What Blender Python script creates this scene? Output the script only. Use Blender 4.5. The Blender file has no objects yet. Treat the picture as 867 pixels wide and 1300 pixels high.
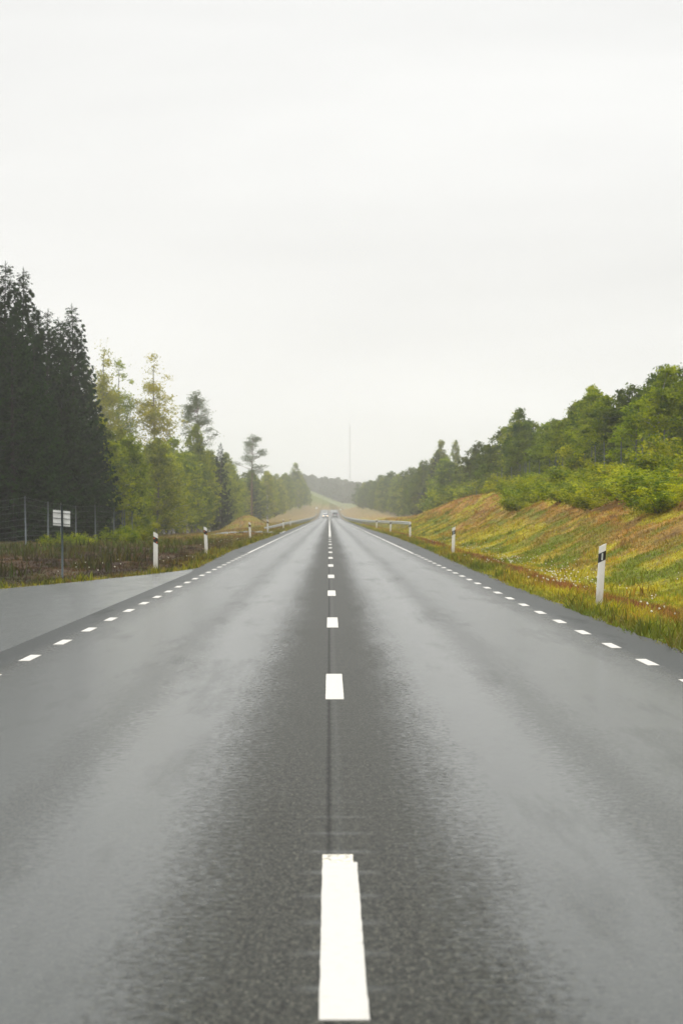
import bpy, math, random
import numpy as np
R = math.radians
rng = np.random.default_rng(7)
random.seed(7)
scene = bpy.context.scene
COL = scene.collection

# ---------------------------------------------------------------- camera numbers
H = 1.45; F = 3069.0; VX = 418.0; VY = 653.0; CAMX = -0.043
def at(px, py, Y):                      # a bearing in the reference -> world point at distance Y
    return (px-VX)*Y/F+CAMX, Y, H-(py-VY)*Y/F

# ---------------------------------------------------------------- mesh helpers
def mesh_np(name, V, Fq, mats, col=None, smooth=False, mi=None):
    """V (n,3); Fq: array (m,k) or list of such arrays"""
    if isinstance(Fq, np.ndarray): Fq = [Fq]
    Fq = [np.asarray(f, dtype=np.int32) for f in Fq if len(f)]
    me = bpy.data.meshes.new(name)
    V = np.asarray(V, dtype=np.float32)
    loops = np.concatenate([f.ravel() for f in Fq])
    tot = np.concatenate([np.full(len(f), f.shape[1], np.int32) for f in Fq])
    start = np.concatenate([[0], np.cumsum(tot)[:-1]]).astype(np.int32)
    me.vertices.add(len(V)); me.vertices.foreach_set('co', V.ravel())
    me.loops.add(len(loops)); me.loops.foreach_set('vertex_index', loops)
    me.polygons.add(len(tot)); me.polygons.foreach_set('loop_start', start)
    if mi is not None: me.polygons.foreach_set('material_index', np.asarray(mi, np.int32))
    me.polygons.foreach_set('use_smooth', np.full(len(tot), smooth, bool))
    me.update(calc_edges=True)
    me.validate()
    if col is not None:
        a = me.color_attributes.new('Col', 'FLOAT_COLOR', 'POINT')
        c = np.ones((len(V), 4), np.float32); c[:, :3] = col
        a.data.foreach_set('color', c.ravel())
    for m in (mats if isinstance(mats, (list, tuple)) else [mats]): me.materials.append(m)
    return me

def link(name, me, parent=None, loc=(0, 0, 0), rot=(0, 0, 0)):
    o = bpy.data.objects.new(name, me); COL.objects.link(o)
    o.location = loc; o.rotation_euler = rot
    if parent: o.parent = parent
    return o

def tag(o, label=None, cat=None, group=None, kind=None):
    if label: o['label'] = label
    if cat: o['category'] = cat
    if group: o['group'] = group
    if kind: o['kind'] = kind
    return o

def empty(name, loc=(0, 0, 0), rz=0):
    o = bpy.data.objects.new(name, None); COL.objects.link(o)
    o.location = loc; o.rotation_euler = (0, 0, rz); o.empty_display_size = .3
    return o

class MB:
    def __init__(s): s.v = []; s.q = []; s.n = 0
    def add(s, V, Fs):
        s.v.append(np.asarray(V, float))
        for f in Fs: s.q.append(np.asarray(f, int)+s.n)
        s.n += len(V)
    def box(s, c, d, rz=0, sh=0.0):
        x, y, z = [k/2 for k in d]
        V = np.array([(-x,-y,-z),(x,-y,-z),(x,y,-z),(-x,y,-z),(-x,-y,z),(x,-y,z),(x,y,z),(-x,y,z)], float)
        V[:, 2] += V[:, 0]*sh
        if rz:
            c_, s_ = math.cos(rz), math.sin(rz)
            V = np.stack([V[:,0]*c_-V[:,1]*s_, V[:,0]*s_+V[:,1]*c_, V[:,2]], 1)
        s.add(V+np.array(c), [[0,3,2,1],[4,5,6,7],[0,1,5,4],[1,2,6,5],[2,3,7,6],[3,0,4,7]])
        return s
    def tube(s, P, r, n=6, cap=True):
        P = np.asarray(P, float); r = np.broadcast_to(np.asarray(r, float), (len(P),))
        T = np.gradient(P, axis=0); T /= np.linalg.norm(T, axis=1)[:, None]+1e-9
        V = []
        ref = np.array([0, 1, 0]) if abs(T[0, 2]) > .8 else np.array([0, 0, 1.])
        for p, t, rr in zip(P, T, r):
            u = np.cross(t, ref); u /= np.linalg.norm(u)+1e-9; w = np.cross(t, u)
            a = np.arange(n)*2*math.pi/n
            V.append(p+rr*(np.cos(a)[:, None]*u+np.sin(a)[:, None]*w))
        V = np.concatenate(V); Fs = []
        for i in range(len(P)-1):
            for k in range(n):
                Fs.append([i*n+k, i*n+(k+1) % n, (i+1)*n+(k+1) % n, (i+1)*n+k])
        if cap:
            Fs.append(list(range(n))); Fs.append([(len(P)-1)*n+k for k in range(n)][::-1])
        s.add(V, Fs); return s
    def build(s, name, m, parent=None, smooth=False):
        V = np.concatenate(s.v)
        by = {}
        for f in s.q: by.setdefault(len(f), []).append(f)
        me = mesh_np(name, V, [np.array(by[k]) for k in sorted(by)], m, smooth=smooth)
        return link(name, me, parent)

# value noise
_T = np.random.default_rng(3).random((256, 256))
def vn(x, y):
    x = np.asarray(x, float); y = np.asarray(y, float)
    xi = np.floor(x).astype(int); yi = np.floor(y).astype(int)
    fx = x-xi; fy = y-yi; fx = fx*fx*(3-2*fx); fy = fy*fy*(3-2*fy)
    g = lambda a, b: _T[a % 256, b % 256]
    return (g(xi,yi)*(1-fx)+g(xi+1,yi)*fx)*(1-fy)+(g(xi,yi+1)*(1-fx)+g(xi+1,yi+1)*fx)*fy
def fbm(x, y, o=3):
    s = 0; a = .5; t = 0
    for k in range(o):
        s = s+a*vn(x*2**k+17*k, y*2**k+31*k); t += a; a *= .5
    return s/t
def ss(a, b, x):
    t = np.clip((x-a)/(b-a), 0, 1); return t*t*(3-2*t)

# ---------------------------------------------------------------- terrain functions
def rz_(Y): return np.interp(Y, [-300, 480, 600, 740, 850, 940, 1020, 1100, 1300, 3200], [0, 0, .06, .3, 1.1, 2.2, 3.4, 3.5, 2.5, 2])
def xc_(Y): return np.where(np.asarray(Y) > 1020, (np.maximum(np.asarray(Y, float), 1020)-1020)**2/1700, 0.0)
def xr_(Y): return np.interp(Y, [-300, 20, 50, 80, 120, 160, 250, 2000], [3.68, 3.68, 3.66, 3.85, 4.12, 4.2, 3.9, 3.8])
def xl_(Y): return np.interp(Y, [-300, 60, 66, 95, 130, 180, 260, 2000], [-3.5, -3.5, -3.62, -3.92, -3.9, -3.8, -3.9, -3.8])
# junction apron on the left: outline of its asphalt
FAR_EDGE = np.array([(-3.45, 68), (-4.0, 61.5), (-4.73, 56.6), (-5.45, 52.3), (-6.4, 47.4), (-7.8, 43.6), (-10.5, 40.2), (-16, 37.6), (-30, 35.5), (-70, 34)], float)
NEAR_EDGE = np.array([(-3.45, 0), (-4.0, 6), (-5.4, 12), (-7.6, 17), (-11, 20.5), (-16, 23), (-30, 25.0), (-70, 26)], float)
def apron_d(X, Y):       # >0 outside the apron (only for X < -3.45)
    xx = np.clip(-np.asarray(X, float), 3.45, 70)
    yf = np.interp(xx, -FAR_EDGE[:, 0], FAR_EDGE[:, 1]); yn = np.interp(xx, -NEAR_EDGE[:, 0], NEAR_EDGE[:, 1])
    # distance estimate, slope corrected
    sf = np.interp(xx, [3.45, 5, 7, 10, 16], [.1, .22, .4, .8, .98])
    return np.maximum((Y-yf)*sf, (yn-Y)*sf)
def HR(Y): return np.interp(Y, [-300, 0, 60, 90, 120, 200, 246, 327, 400, 600, 740, 850, 950, 1050, 1200, 1500, 3200], [2.2, 2.6, 2.8, 2.9, 3.0, 3.3, 2.95, 1.4, .9, .6, 2.0, 3.2, 4.2, 5.5, 6, 7, 6])
def HL(Y): return np.interp(Y, [-300, 0, 60, 130, 190, 260, 356, 450, 600, 740, 850, 950, 1050, 1150, 1400, 3200], [0, 0, -.1, -.08, -.7, -.8, -1.2, -.8, 0, 1.7, 4.2, 7.5, 11, 13, 14, 12])
def G(X, Y, bumps=True):
    X = np.asarray(X, float); Y = np.asarray(Y, float)
    d = X-xc_(Y); z0 = rz_(Y)
    xr = xr_(Y); xl = xl_(Y)
    # right
    t = np.clip((d-6.4)/(13.4-6.4), 0, 1); t = t*.55+.45*(t*t*(3-2*t))
    base = z0-.03-.10*ss(0.3, 2.0, d-xr)*(1-ss(6, 9, d))
    zr = base+(HR(Y)-z0)*t+.012*np.maximum(d-18, 0)*(np.asarray(Y) < 3000)
    # left
    wl = np.maximum(11.0, (HL(Y)-z0)*2.6)
    tl = ss(0, 1, (-d-5.2)/wl)
    zl = z0-.03+(HL(Y)-z0)*tl
    zl = zl+1.9*np.exp(-((X+11.2)/2.6)**2-((Y-322)/16)**2)
    zc = z0-.03+np.clip((9-X)*.40, 0, 9)
    zc = zc+7*ss(1300, 1650, Y); zr = zr+7*ss(1300, 1650, Y)
    kf = ss(1035, 1075, Y)*(d < 0)
    zl = zl*(1-kf)+zc*kf
    z = np.where(d > 0, zr, zl)
    if bumps:
        off = np.minimum(np.where(d > 0, d-xr, xl-d), 3)
        off = np.clip(off/3, 0, 1)
        k = np.where(d > 0, .10+.34*np.clip((d-7)/4, 0, 1), .22)
        z = z+off*k*(fbm(X*.55+3, Y*.28+9, 4)-.5)*1.4
        z = z+off*.12*(vn(X*2.3, Y*1.3)-.5)
        z = z+np.clip((np.abs(d)-18)/60, 0, 1)*3*(fbm(X*.02+5, Y*.015, 2)-.5)
    # cut away under the asphalt
    inR = np.minimum(xr-d, d-xl)           # >0 on the main road
    inA = np.where((d < -3.0) & (Y < 70), -apron_d(X, Y), -1)
    # on the apron the ground runs level with it
    lev = np.where((d < 0) & (Y < 95), ss(5, 0, apron_d(X, Y)), 0)
    z = z*(1-lev)+lev*(-.03)
    ins = np.maximum(inR, inA)
    z = z-.30*ss(.0, .55, ins)
    return z

# ---------------------------------------------------------------- vegetation colours (albedo)
def veg(X, Y):
    """colour of the ground cover growing at a place"""
    n = len(X)
    d = X-xc_(Y)
    a = fbm(X*.9, Y*.30, 4); b = fbm(X*1.7+40, Y*.6+11, 4); c = vn(X*6+7, Y*4+3); e = fbm(X*.25+70, Y*.06+5, 2)
    green = np.array([.155, .185, .012]); yel = np.array([.40, .345, .018]); dkg = np.array([.055, .075, .014])
    rust = np.array([.36, .195, .042]); drk = np.array([.10, .060, .030]); straw = np.array([.46, .34, .14]); heath = np.array([.038, .022, .015]); redw = np.array([.20, .058, .026])
    def mix(p, q, t): return p*(1-t[:, None])+q*t[:, None]
    one = np.ones((n, 1))
    # right: yellow green foot, rusty slope
    foot = mix(green*one, yel*one, ss(.35, .65, a))
    foot = mix(foot, rust*one, ss(.56, .74, b)*.5)
    row = np.exp(-((d-xr_(Y)-1.15-.5*(e-.5))/.38)**2)*ss(.35, .6, b+.15)
    foot = mix(foot, redw*one, np.clip(row, 0, 1)*.9)
    foot = mix(foot, dkg*1.3*one, ss(.7, .1, d-xr_(Y))*.45)
    up = mix(rust*one, yel*.9*one, ss(.50, .66, a))
    up = mix(up, drk*one, ss(.52, .70, b)*.6)
    up = mix(up, straw*one, ss(.72, .85, c)*.35)
    r = mix(foot, up, ss(-1.1, 1.1, (d-8.2)/1.6+(a-.5)*5+(e-.5)*3))
    # left: dark heath with a green fringe
    dist = np.where(Y < 70, np.maximum(apron_d(X, Y), 0), xl_(Y)-d)
    dist = np.where(Y < 70, dist, np.abs(dist))
    h = mix(heath*one, drk*.75*one, ss(.4, .6, a)); h = mix(h, rust*.26*one, ss(.55, .7, b)*.75)
    h = mix(h, dkg*one, ss(.54, .7, c*.5+e*.5)*.6)
    far = mix(rust*.8*one, yel*.7*one, ss(.4, .6, a)); far = mix(far, dkg*1.2*one, ss(.5, .7, b)*.6)
    h = mix(h, far, ss(85, 200, Y)*.8)
    fr = mix(green*.8*one, yel*.9*one, ss(.35, .6, c))
    fr = mix(fr, redw*one, ss(.62, .75, b)*.6)
    l = mix(h, fr, ss(1.5, .1, dist+(a-.5)*2.2)*.65)
    o = np.where((d > 0)[:, None], r, l)
    # far: duller meadow
    hill = mix(np.array([.25, .18, .07])*one, np.array([.15, .18, .045])*one, ss(.8, 3.6, G(X, Y, False)-rz_(Y)+(a-.5)*2))
    o = mix(o, hill, ss(450, 750, Y))
    wood_floor = ss(15, 19, np.abs(d))*(Y < 1000)                 # wood floor, blended to a dark olive where the trees stand
    o = mix(o, np.array([.05, .05, .018])*one, wood_floor*.8)
    return o

# ---------------------------------------------------------------- materials
def newmat(name):
    m = bpy.data.materials.new(name); m.use_nodes = True
    nt = m.node_tree; nt.nodes.clear()
    out = nt.nodes.new('ShaderNodeOutputMaterial')
    return m, nt, out
def N(nt, t, **k):
    n = nt.nodes.new('ShaderNode'+t)
    for a, b in k.items():
        if a in n.inputs.keys() if hasattr(n.inputs, 'keys') else False: n.inputs[a].default_value = b
        else: setattr(n, a, b)
    return n
def math_(nt, op, a, b=None, c=None, clamp=False):
    n = nt.nodes.new('ShaderNodeMath'); n.operation = op; n.use_clamp = clamp
    for i, v in enumerate((a, b, c)):
        if v is None: continue
        if isinstance(v, (int, float)): n.inputs[i].default_value = v
        else: nt.links.new(v, n.inputs[i])
    return n.outputs[0]
def mixc(nt, f, a, b, mode='MIX'):
    n = nt.nodes.new('ShaderNodeMix'); n.data_type = 'RGBA'; n.blend_type = mode
    for i, v in ((0, f), (6, a), (7, b)):
        if isinstance(v, (int, float)): n.inputs[i].default_value = v
        elif isinstance(v, (tuple, list)): n.inputs[i].default_value = (*v[:3], 1)
        else: nt.links.new(v, n.inputs[i])
    return n.outputs[2]
def noise(nt, vec, scale, detail=3, rough=.5, dist=0):
    n = nt.nodes.new('ShaderNodeTexNoise'); n.inputs['Scale'].default_value = scale
    n.inputs['Detail'].default_value = detail; n.inputs['Roughness'].default_value = rough; n.inputs['Distortion'].default_value = dist
    nt.links.new(vec, n.inputs['Vector']); return n.outputs[0]
def mapping(nt, vec, s=(1, 1, 1), l=(0, 0, 0)):
    n = nt.nodes.new('ShaderNodeMapping'); n.inputs['Scale'].default_value = s; n.inputs['Location'].default_value = l
    nt.links.new(vec, n.inputs['Vector']); return n.outputs[0]
def ramp(nt, fac, stops, interp='LINEAR'):
    n = nt.nodes.new('ShaderNodeValToRGB'); n.color_ramp.interpolation = interp
    el = n.color_ramp.elements
    while len(el) < len(stops): el.new(.5)
    for e, (p, c) in zip(el, stops):
        e.position = p; e.color = (c, c, c, 1) if isinstance(c, (int, float)) else (*c, 1)
    nt.links.new(fac, n.inputs[0]); return n.outputs[0]
def pbsdf(nt, out, col=None, rough=.5, metal=0, ior=1.45, spec=.5, normal=None):
    b = nt.nodes.new('ShaderNodeBsdfPrincipled')
    for k, v in (('Base Color', col), ('Roughness', rough), ('Metallic', metal), ('IOR', ior), ('Specular IOR Level', spec)):
        if v is None: continue
        if isinstance(v, (int, float)): b.inputs[k].default_value = v
        elif isinstance(v, tuple): b.inputs[k].default_value = (*v, 1)
        else: nt.links.new(v, b.inputs[k])
    if normal is not None: nt.links.new(normal, b.inputs['Normal'])
    if out is not None: nt.links.new(b.outputs[0], out.inputs[0])
    return b
def bump(nt, h, strength=.5, dist=.01):
    n = nt.nodes.new('ShaderNodeBump'); n.inputs['Distance'].default_value = dist
    if isinstance(strength, (int, float)): n.inputs['Strength'].default_value = strength
    else: nt.links.new(strength, n.inputs['Strength'])
    nt.links.new(h, n.inputs['Height']); return n.outputs[0]

def simple(name, col, rough=.5, metal=0, var=.15, scale=6, spec=.5):
    m, nt, out = newmat(name)
    tc = N(nt, 'TexCoord').outputs['Object']
    n1 = noise(nt, tc, scale, 4, .6)
    f = ramp(nt, n1, [(.3, 1-var), (.7, 1+var*.3)])
    c = mixc(nt, 1.0, col, f, 'MULTIPLY')
    pbsdf(nt, out, c, rough, metal, spec=spec)
    return m

def asphalt(name, apron=False):
    m, nt, out = newmat(name)
    tc = N(nt, 'TexCoord').outputs['Object']
    sx = nt.nodes.new('ShaderNodeSeparateXYZ'); nt.links.new(tc, sx.inputs[0])
    x, y = sx.outputs[0], sx.outputs[1]
    wob = noise(nt, mapping(nt, tc, (.5, .05, 1)), 1.0, 3, .6)
    mid = noise(nt, mapping(nt, tc, (3.0, .55, 1), (3, 8, 0)), 1.0, 4, .62)
    fine = noise(nt, tc, 26, 3, .65)
    speck = noise(nt, tc, 95, 2, .6)
    big = noise(nt, mapping(nt, tc, (.35, .12, 1), (11, 2, 0)), 1.0, 2, .5)
    if not apron:
        ax = math_(nt, 'ABSOLUTE', math_(nt, 'ADD', x, .03))
        u = math_(nt, 'ADD', ax, math_(nt, 'MULTIPLY', math_(nt, 'SUBTRACT', mid, .5), .26))
        u = math_(nt, 'ADD', u, math_(nt, 'MULTIPLY', math_(nt, 'SUBTRACT', noise(nt, mapping(nt, tc, (13, 13, 1)), 1.0, 3, .65), .5), .55))
        u = math_(nt, 'ADD', u, math_(nt, 'MULTIPLY', math_(nt, 'SUBTRACT', fine, .5), .6))
        u = math_(nt, 'ADD', u, math_(nt, 'MULTIPLY', math_(nt, 'SUBTRACT', wob, .5), .35))
        u = math_(nt, 'DIVIDE', u, 4.0)
        w = ramp(nt, u, [(.0, .0), (.09, .05), (.19, .90), (.30, 1.0), (.385, .62), (.46, .86), (.64, .92), (.745, .55), (.80, .22), (1, .18)])
    else:
        w = ramp(nt, math_(nt, 'ADD', math_(nt, 'MULTIPLY', mid, .6), math_(nt, 'MULTIPLY', big, .4)), [(.35, .72), (.6, 1.0)])
        w = math_(nt, 'MULTIPLY', w, 1.0)
    # scattered dry blotches and streaks
    blot = ramp(nt, noise(nt, mapping(nt, tc, (1.6, .16, 1), (5, 1, 0)), 1.0, 5, .65), [(.54, 0), (.76, 1)])
    w = math_(nt, 'SUBTRACT', w, math_(nt, 'MULTIPLY', blot, .30), clamp=True)
    g2 = math_(nt, 'MULTIPLY', math_(nt, 'SUBTRACT', speck, .5), .55)
    w2 = math_(nt, 'ADD', w, math_(nt, 'MULTIPLY', g2, math_(nt, 'MULTIPLY', math_(nt, 'SUBTRACT', 1.15, w), 1.0)), clamp=True)
    if not apron:
        # milled rumble grooves across the middle line, holding water
        fy = math_(nt, 'FRACT', math_(nt, 'DIVIDE', math_(nt, 'ADD', y, .02), .6))
        gy = math_(nt, 'SUBTRACT', 1.0, math_(nt, 'MULTIPLY', math_(nt, 'ABSOLUTE', math_(nt, 'SUBTRACT', fy, .35)), 7.0), clamp=True)
        gx = math_(nt, 'SUBTRACT', 1.0, math_(nt, 'MULTIPLY', math_(nt, 'ABSOLUTE', x), 5.5), clamp=True)
        groove = math_(nt, 'MULTIPLY', gy, math_(nt, 'MULTIPLY', gx, 1.6, clamp=True))
        groove = math_(nt, 'MULTIPLY', groove, ramp(nt, fine, [(.35, .4), (.6, 1)]))
        # the lane joint: dark tar line with a smooth sealed band beside it
        jw = math_(nt, 'ADD', x, math_(nt, 'ADD', .045, math_(nt, 'MULTIPLY', math_(nt, 'SUBTRACT', noise(nt, mapping(nt, tc, (1, 3, 1)), 2.0, 3), .5), .02)))
        groove = math_(nt, 'MULTIPLY', groove, ramp(nt, math_(nt, 'DIVIDE', y, 20.0), [(.50, 1), (.62, .12)]))
        joint = math_(nt, 'SUBTRACT', 1.0, math_(nt, 'DIVIDE', math_(nt, 'ABSOLUTE', jw), .020), clamp=True)
        band = math_(nt, 'SUBTRACT', 1.0, math_(nt, 'DIVIDE', math_(nt, 'ABSOLUTE', math_(nt, 'SUBTRACT', jw, .045)), .035), clamp=True)
        w2 = math_(nt, 'ADD', w2, math_(nt, 'MULTIPLY', groove, .55), clamp=True)
        w2 = math_(nt, 'ADD', w2, math_(nt, 'MULTIPLY', band, .08), clamp=True)
        edge = ramp(nt, math_(nt, 'DIVIDE', ax, 4.0), [(.76, 0), (.80, 1)])
    agg = ramp(nt, noise(nt, tc, 70, 3, .75), [(.36, (.003, .004, .004)), (.50, (.014, .016, .013)), (.64, (.085, .080, .062))])
    soft = ramp(nt, noise(nt, mapping(nt, tc, (30, 13, 1)), 1.0, 4, .75), [(.34, .22), (.66, 2.0)])
    dry = mixc(nt, 1.0, agg, soft, 'MULTIPLY')
    wet = mixc(nt, mid, (.014, .022, .021), (.024, .032, .030))
    c = mixc(nt, math_(nt, 'MULTIPLY', w2, .62), dry, wet)
    if apron: c = mixc(nt, .22, c, (.075, .088, .085))
    if not apron:
        c = mixc(nt, math_(nt, 'MULTIPLY', joint, .6), c, (.008, .008, .009))
        c = mixc(nt, math_(nt, 'MULTIPLY', edge, .4), c, (.024, .030, .034))
    rgh = math_(nt, 'SUBTRACT', .80, math_(nt, 'MULTIPLY', w2, .35))
    if not apron: rgh = math_(nt, 'ADD', rgh, math_(nt, 'MULTIPLY', edge, .10))
    hgt = math_(nt, 'ADD', math_(nt, 'MULTIPLY', noise(nt, tc, 70, 2, .6), 1.0), math_(nt, 'MULTIPLY', fine, .8))
    st = math_(nt, 'SUBTRACT', 1.0, math_(nt, 'MULTIPLY', w2, .90))
    nb = bump(nt, hgt, st, .006)
    JW = (lambda v: v) if apron else (lambda v: math_(nt, 'MULTIPLY', v, math_(nt, 'SUBTRACT', 1.0, math_(nt, 'MULTIPLY', joint, .5))))
    pb = pbsdf(nt, out, c, rgh, 0, ior=1.42, spec=.05, normal=nb)
    nt.links.new(JW(math_(nt, 'ADD', .72, math_(nt, 'MULTIPLY', w2, .26))), pb.inputs['Coat Weight'])
    nt.links.new(math_(nt, 'SUBTRACT', .34, math_(nt, 'MULTIPLY', w2, .14)), pb.inputs['Coat Roughness'])
    nt.links.new(math_(nt, 'ADD', 1.056, math_(nt, 'MULTIPLY', w2, .105)), pb.inputs['Coat IOR'])
    nc = bump(nt, fine, math_(nt, 'SUBTRACT', .22, math_(nt, 'MULTIPLY', w2, .21)), .004)
    nt.links.new(nc, pb.inputs['Coat Normal'])
    return m

def leafmat(name, c1, c2, trans=.35, rough=.55, tint=.25):
    m, nt, out = newmat(name)
    oi = N(nt, 'ObjectInfo'); tc = N(nt, 'TexCoord').outputs['Object']
    n1 = noise(nt, tc, 1.1, 3, .6); n2 = noise(nt, tc, 9.0, 2, .6)
    f = math_(nt, 'ADD', math_(nt, 'MULTIPLY', n1, .6), math_(nt, 'MULTIPLY', n2, .4))
    f = ramp(nt, f, [(.42, 0), (.57, 1)])
    c = mixc(nt, f, c1, c2)
    hs = N(nt, 'HueSaturation')
    nt.links.new(math_(nt, 'ADD', .5-.014, math_(nt, 'MULTIPLY', oi.outputs['Random'], .026)), hs.inputs['Hue'])
    nt.links.new(math_(nt, 'ADD', 1-tint, math_(nt, 'MULTIPLY', math_(nt, 'FRACT', math_(nt, 'MULTIPLY', oi.outputs['Random'], 7.3)), 2*tint)), hs.inputs['Value'])
    nt.links.new(c, hs.inputs['Color'])
    b = pbsdf(nt, None, hs.outputs[0], rough, 0, spec=.06)
    t = N(nt, 'BsdfTranslucent'); 
    tcx = mixc(nt, 1.0, hs.outputs[0], (1.5, 1.35, .5), 'MULTIPLY'); nt.links.new(tcx, t.inputs[0])
    mx = N(nt, 'MixShader'); mx.inputs[0].default_value = trans
    nt.links.new(b.outputs[0], mx.inputs[1]); nt.links.new(t.outputs[0], mx.inputs[2]); nt.links.new(mx.outputs[0], out.inputs[0])
    return m

def vegmat(name, ground=False):
    m, nt, out = newmat(name)
    at_ = N(nt, 'Attribute', attribute_name='Col')
    tc = N(nt, 'TexCoord').outputs['Object']
    n1 = noise(nt, tc, 7.0, 4, .7)
    f = ramp(nt, n1, [(.3, .45), (.7, 1.35)]) if ground else ramp(nt, n1, [(.3, .8), (.7, 1.2)])
    c = mixc(nt, 1.0, at_.outputs[0], f, 'MULTIPLY')
    if ground:
        c = mixc(nt, ramp(nt, noise(nt, tc, 3.1, 4, .65), [(.45, 0), (.62, .55)]), c, (.045, .03, .02))
        nb = bump(nt, noise(nt, tc, 9, 5, .7), 1.0, .12)
        pbsdf(nt, out, c, .9, 0, spec=.15, normal=nb); return m
    b = pbsdf(nt, None, c, .6, 0, spec=.25)
    t = N(nt, 'BsdfTranslucent'); nt.links.new(c, t.inputs[0])
    mx = N(nt, 'MixShader'); mx.inputs[0].default_value = .3
    nt.links.new(b.outputs[0], mx.inputs[1]); nt.links.new(t.outputs[0], mx.inputs[2]); nt.links.new(mx.outputs[0], out.inputs[0])
    return m

def barkmat(name, c1, c2, birch=False):
    m, nt, out = newmat(name)
    tc = N(nt, 'TexCoord').outputs['Object']
    n1 = noise(nt, mapping(nt, tc, (6, 6, 1.2) if not birch else (3, 3, 9)), 1.5, 4, .7)
    c = mixc(nt, ramp(nt, n1, [(.42, 0), (.6, 1)]), c1, c2)
    pbsdf(nt, out, c, .85, 0, spec=.2, normal=bump(nt, n1, .6, .02))
    return m

def paintmat():
    m, nt, out = newmat('road_paint')
    tc = N(nt, 'TexCoord').outputs['Object']
    n1 = noise(nt, tc, 22, 5, .75); n2 = noise(nt, tc, 160, 2, .6)
    wear = ramp(nt, n1, [(.30, .9), (.42, 0)])
    c = mixc(nt, math_(nt, 'ADD', math_(nt, 'MULTIPLY', n2, .5), math_(nt, 'MULTIPLY', n1, .5)), (.36, .35, .32), (.56, .54, .49))
    c = mixc(nt, wear, c, (.30, .29, .27))
    pbsdf(nt, out, c, .42, 0, spec=.5, normal=bump(nt, n2, .4, .003))
    return m
def oldpaint():
    m, nt, out = newmat('worn_paint')
    tc = N(nt, 'TexCoord').outputs['Object']
    n1 = noise(nt, tc, 30, 4, .7)
    c = mixc(nt, ramp(nt, n1, [(.42, 0), (.52, 1)]), (.09, .085, .075), (.62, .59, .50))
    pbsdf(nt, out, c, .7, 0)
    return m

M = dict(
    asphalt=asphalt('wet_asphalt'), apron=asphalt('old_asphalt', True), paint=paintmat(), old=oldpaint(),
    ground=vegmat('heath_ground', True), grass=vegmat('grass_blades'),
    spruce=leafmat('spruce_needles', (.004, .012, .001), (.018, .046, .002), .08, .8, .15),
    pine=leafmat('pine_needles', (.05, .085, .02), (.11, .15, .03), .15, .6, .2),
    leaf=leafmat('birch_leaves', (.050, .092, .002), (.24, .29, .004), .46, .6, .18),
    yleaf=leafmat('aspen_leaves', (.16, .18, .008), (.34, .31, .012), .45, .5, .15),
    dleaf=leafmat('rowan_leaves', (.025, .058, .003), (.105, .155, .005), .36, .6, .2),
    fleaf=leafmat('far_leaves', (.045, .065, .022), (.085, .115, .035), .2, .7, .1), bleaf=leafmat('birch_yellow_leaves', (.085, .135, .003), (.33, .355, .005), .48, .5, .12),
    bush=leafmat('bush_leaves', (.060, .110, .005), (.30, .33, .012), .35, .5, .2),
    sbark=barkmat('spruce_bark', (.018, .016, .010), (.040, .034, .022)), bark=barkmat('grey_bark', (.07, .06, .05), (.15, .13, .11)), birch=barkmat('birch_bark', (.10, .09, .08), (.52, .50, .46), True),
    pinebark=barkmat('pine_bark', (.09, .06, .045), (.20, .12, .075)),
    white=simple('post_plastic', (.78, .76, .74), .45, var=.10, scale=9), black=simple('black_sheeting', (.012, .012, .014), .35),
    refl=simple('reflector', (.55, .60, .62), .2, .4), amber=simple('amber_reflector', (.75, .17, .03), .3),
    steel=simple('galvanised_steel', (.30, .32, .32), .42, .75, var=.25), darksteel=simple('dark_pole', (.055, .075, .08), .5, .3),
    plate=simple('plate_back', (.78, .79, .76), .5, .3, var=.18), wire=simple('fence_wire', (.07, .08, .08), .6, .5),
    fpost=simple('fence_post_steel', (.14, .165, .175), .6, .3, var=.3, scale=3),
    carw=simple('car_paint_silver', (.55, .56, .57), .25, .3), carg=simple('car_paint_grey', (.42, .43, .44), .25, .3),
    glass=simple('car_glass', (.02, .023, .025), .08), tyre=simple('rubber', (.02, .02, .02), .8), rim=simple('wheel_rim', (.5, .5, .5), .3, .8),
    lens=simple('lamp_lens', (.7, .7, .68), .15), red=simple('tail_lens', (.35, .02, .015), .2), signw=simple('sign_white', (.78, .78, .76), .4),
    signb=simple('sign_blue', (.05, .16, .45), .4), petal=simple('petals', (.62, .60, .48), .6), stem=simple('stems', (.08, .10, .02), .7),
    mast=simple('mast_steel', (.55, .55, .55), .5, .4))
mp_, nt, out = newmat('marker_plastic'); tcp = N(nt, 'TexCoord').outputs['Object']; sz_ = nt.nodes.new('ShaderNodeSeparateXYZ'); nt.links.new(tcp, sz_.inputs[0])
nn = noise(nt, mapping(nt, tcp, (14, 14, 3)), 1.0, 4, .7)
dirt = ramp(nt, math_(nt, 'ADD', sz_.outputs[2], math_(nt, 'MULTIPLY', math_(nt, 'SUBTRACT', nn, .5), .5)), [(.05, .75), (.22, .22), (.5, .05)])
c_ = mixc(nt, dirt, mixc(nt, nn, (.62, .61, .58), (.78, .77, .74)), (.20, .16, .11)); pbsdf(nt, out, c_, .5)
M['white'] = mp_
mm, nt, out = newmat('headlamp'); em = N(nt, 'Emission'); em.inputs[0].default_value = (1, .72, .40, 1); em.inputs[1].default_value = 5; nt.links.new(em.outputs[0], out.inputs[0]); M['lamp'] = mm

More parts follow.
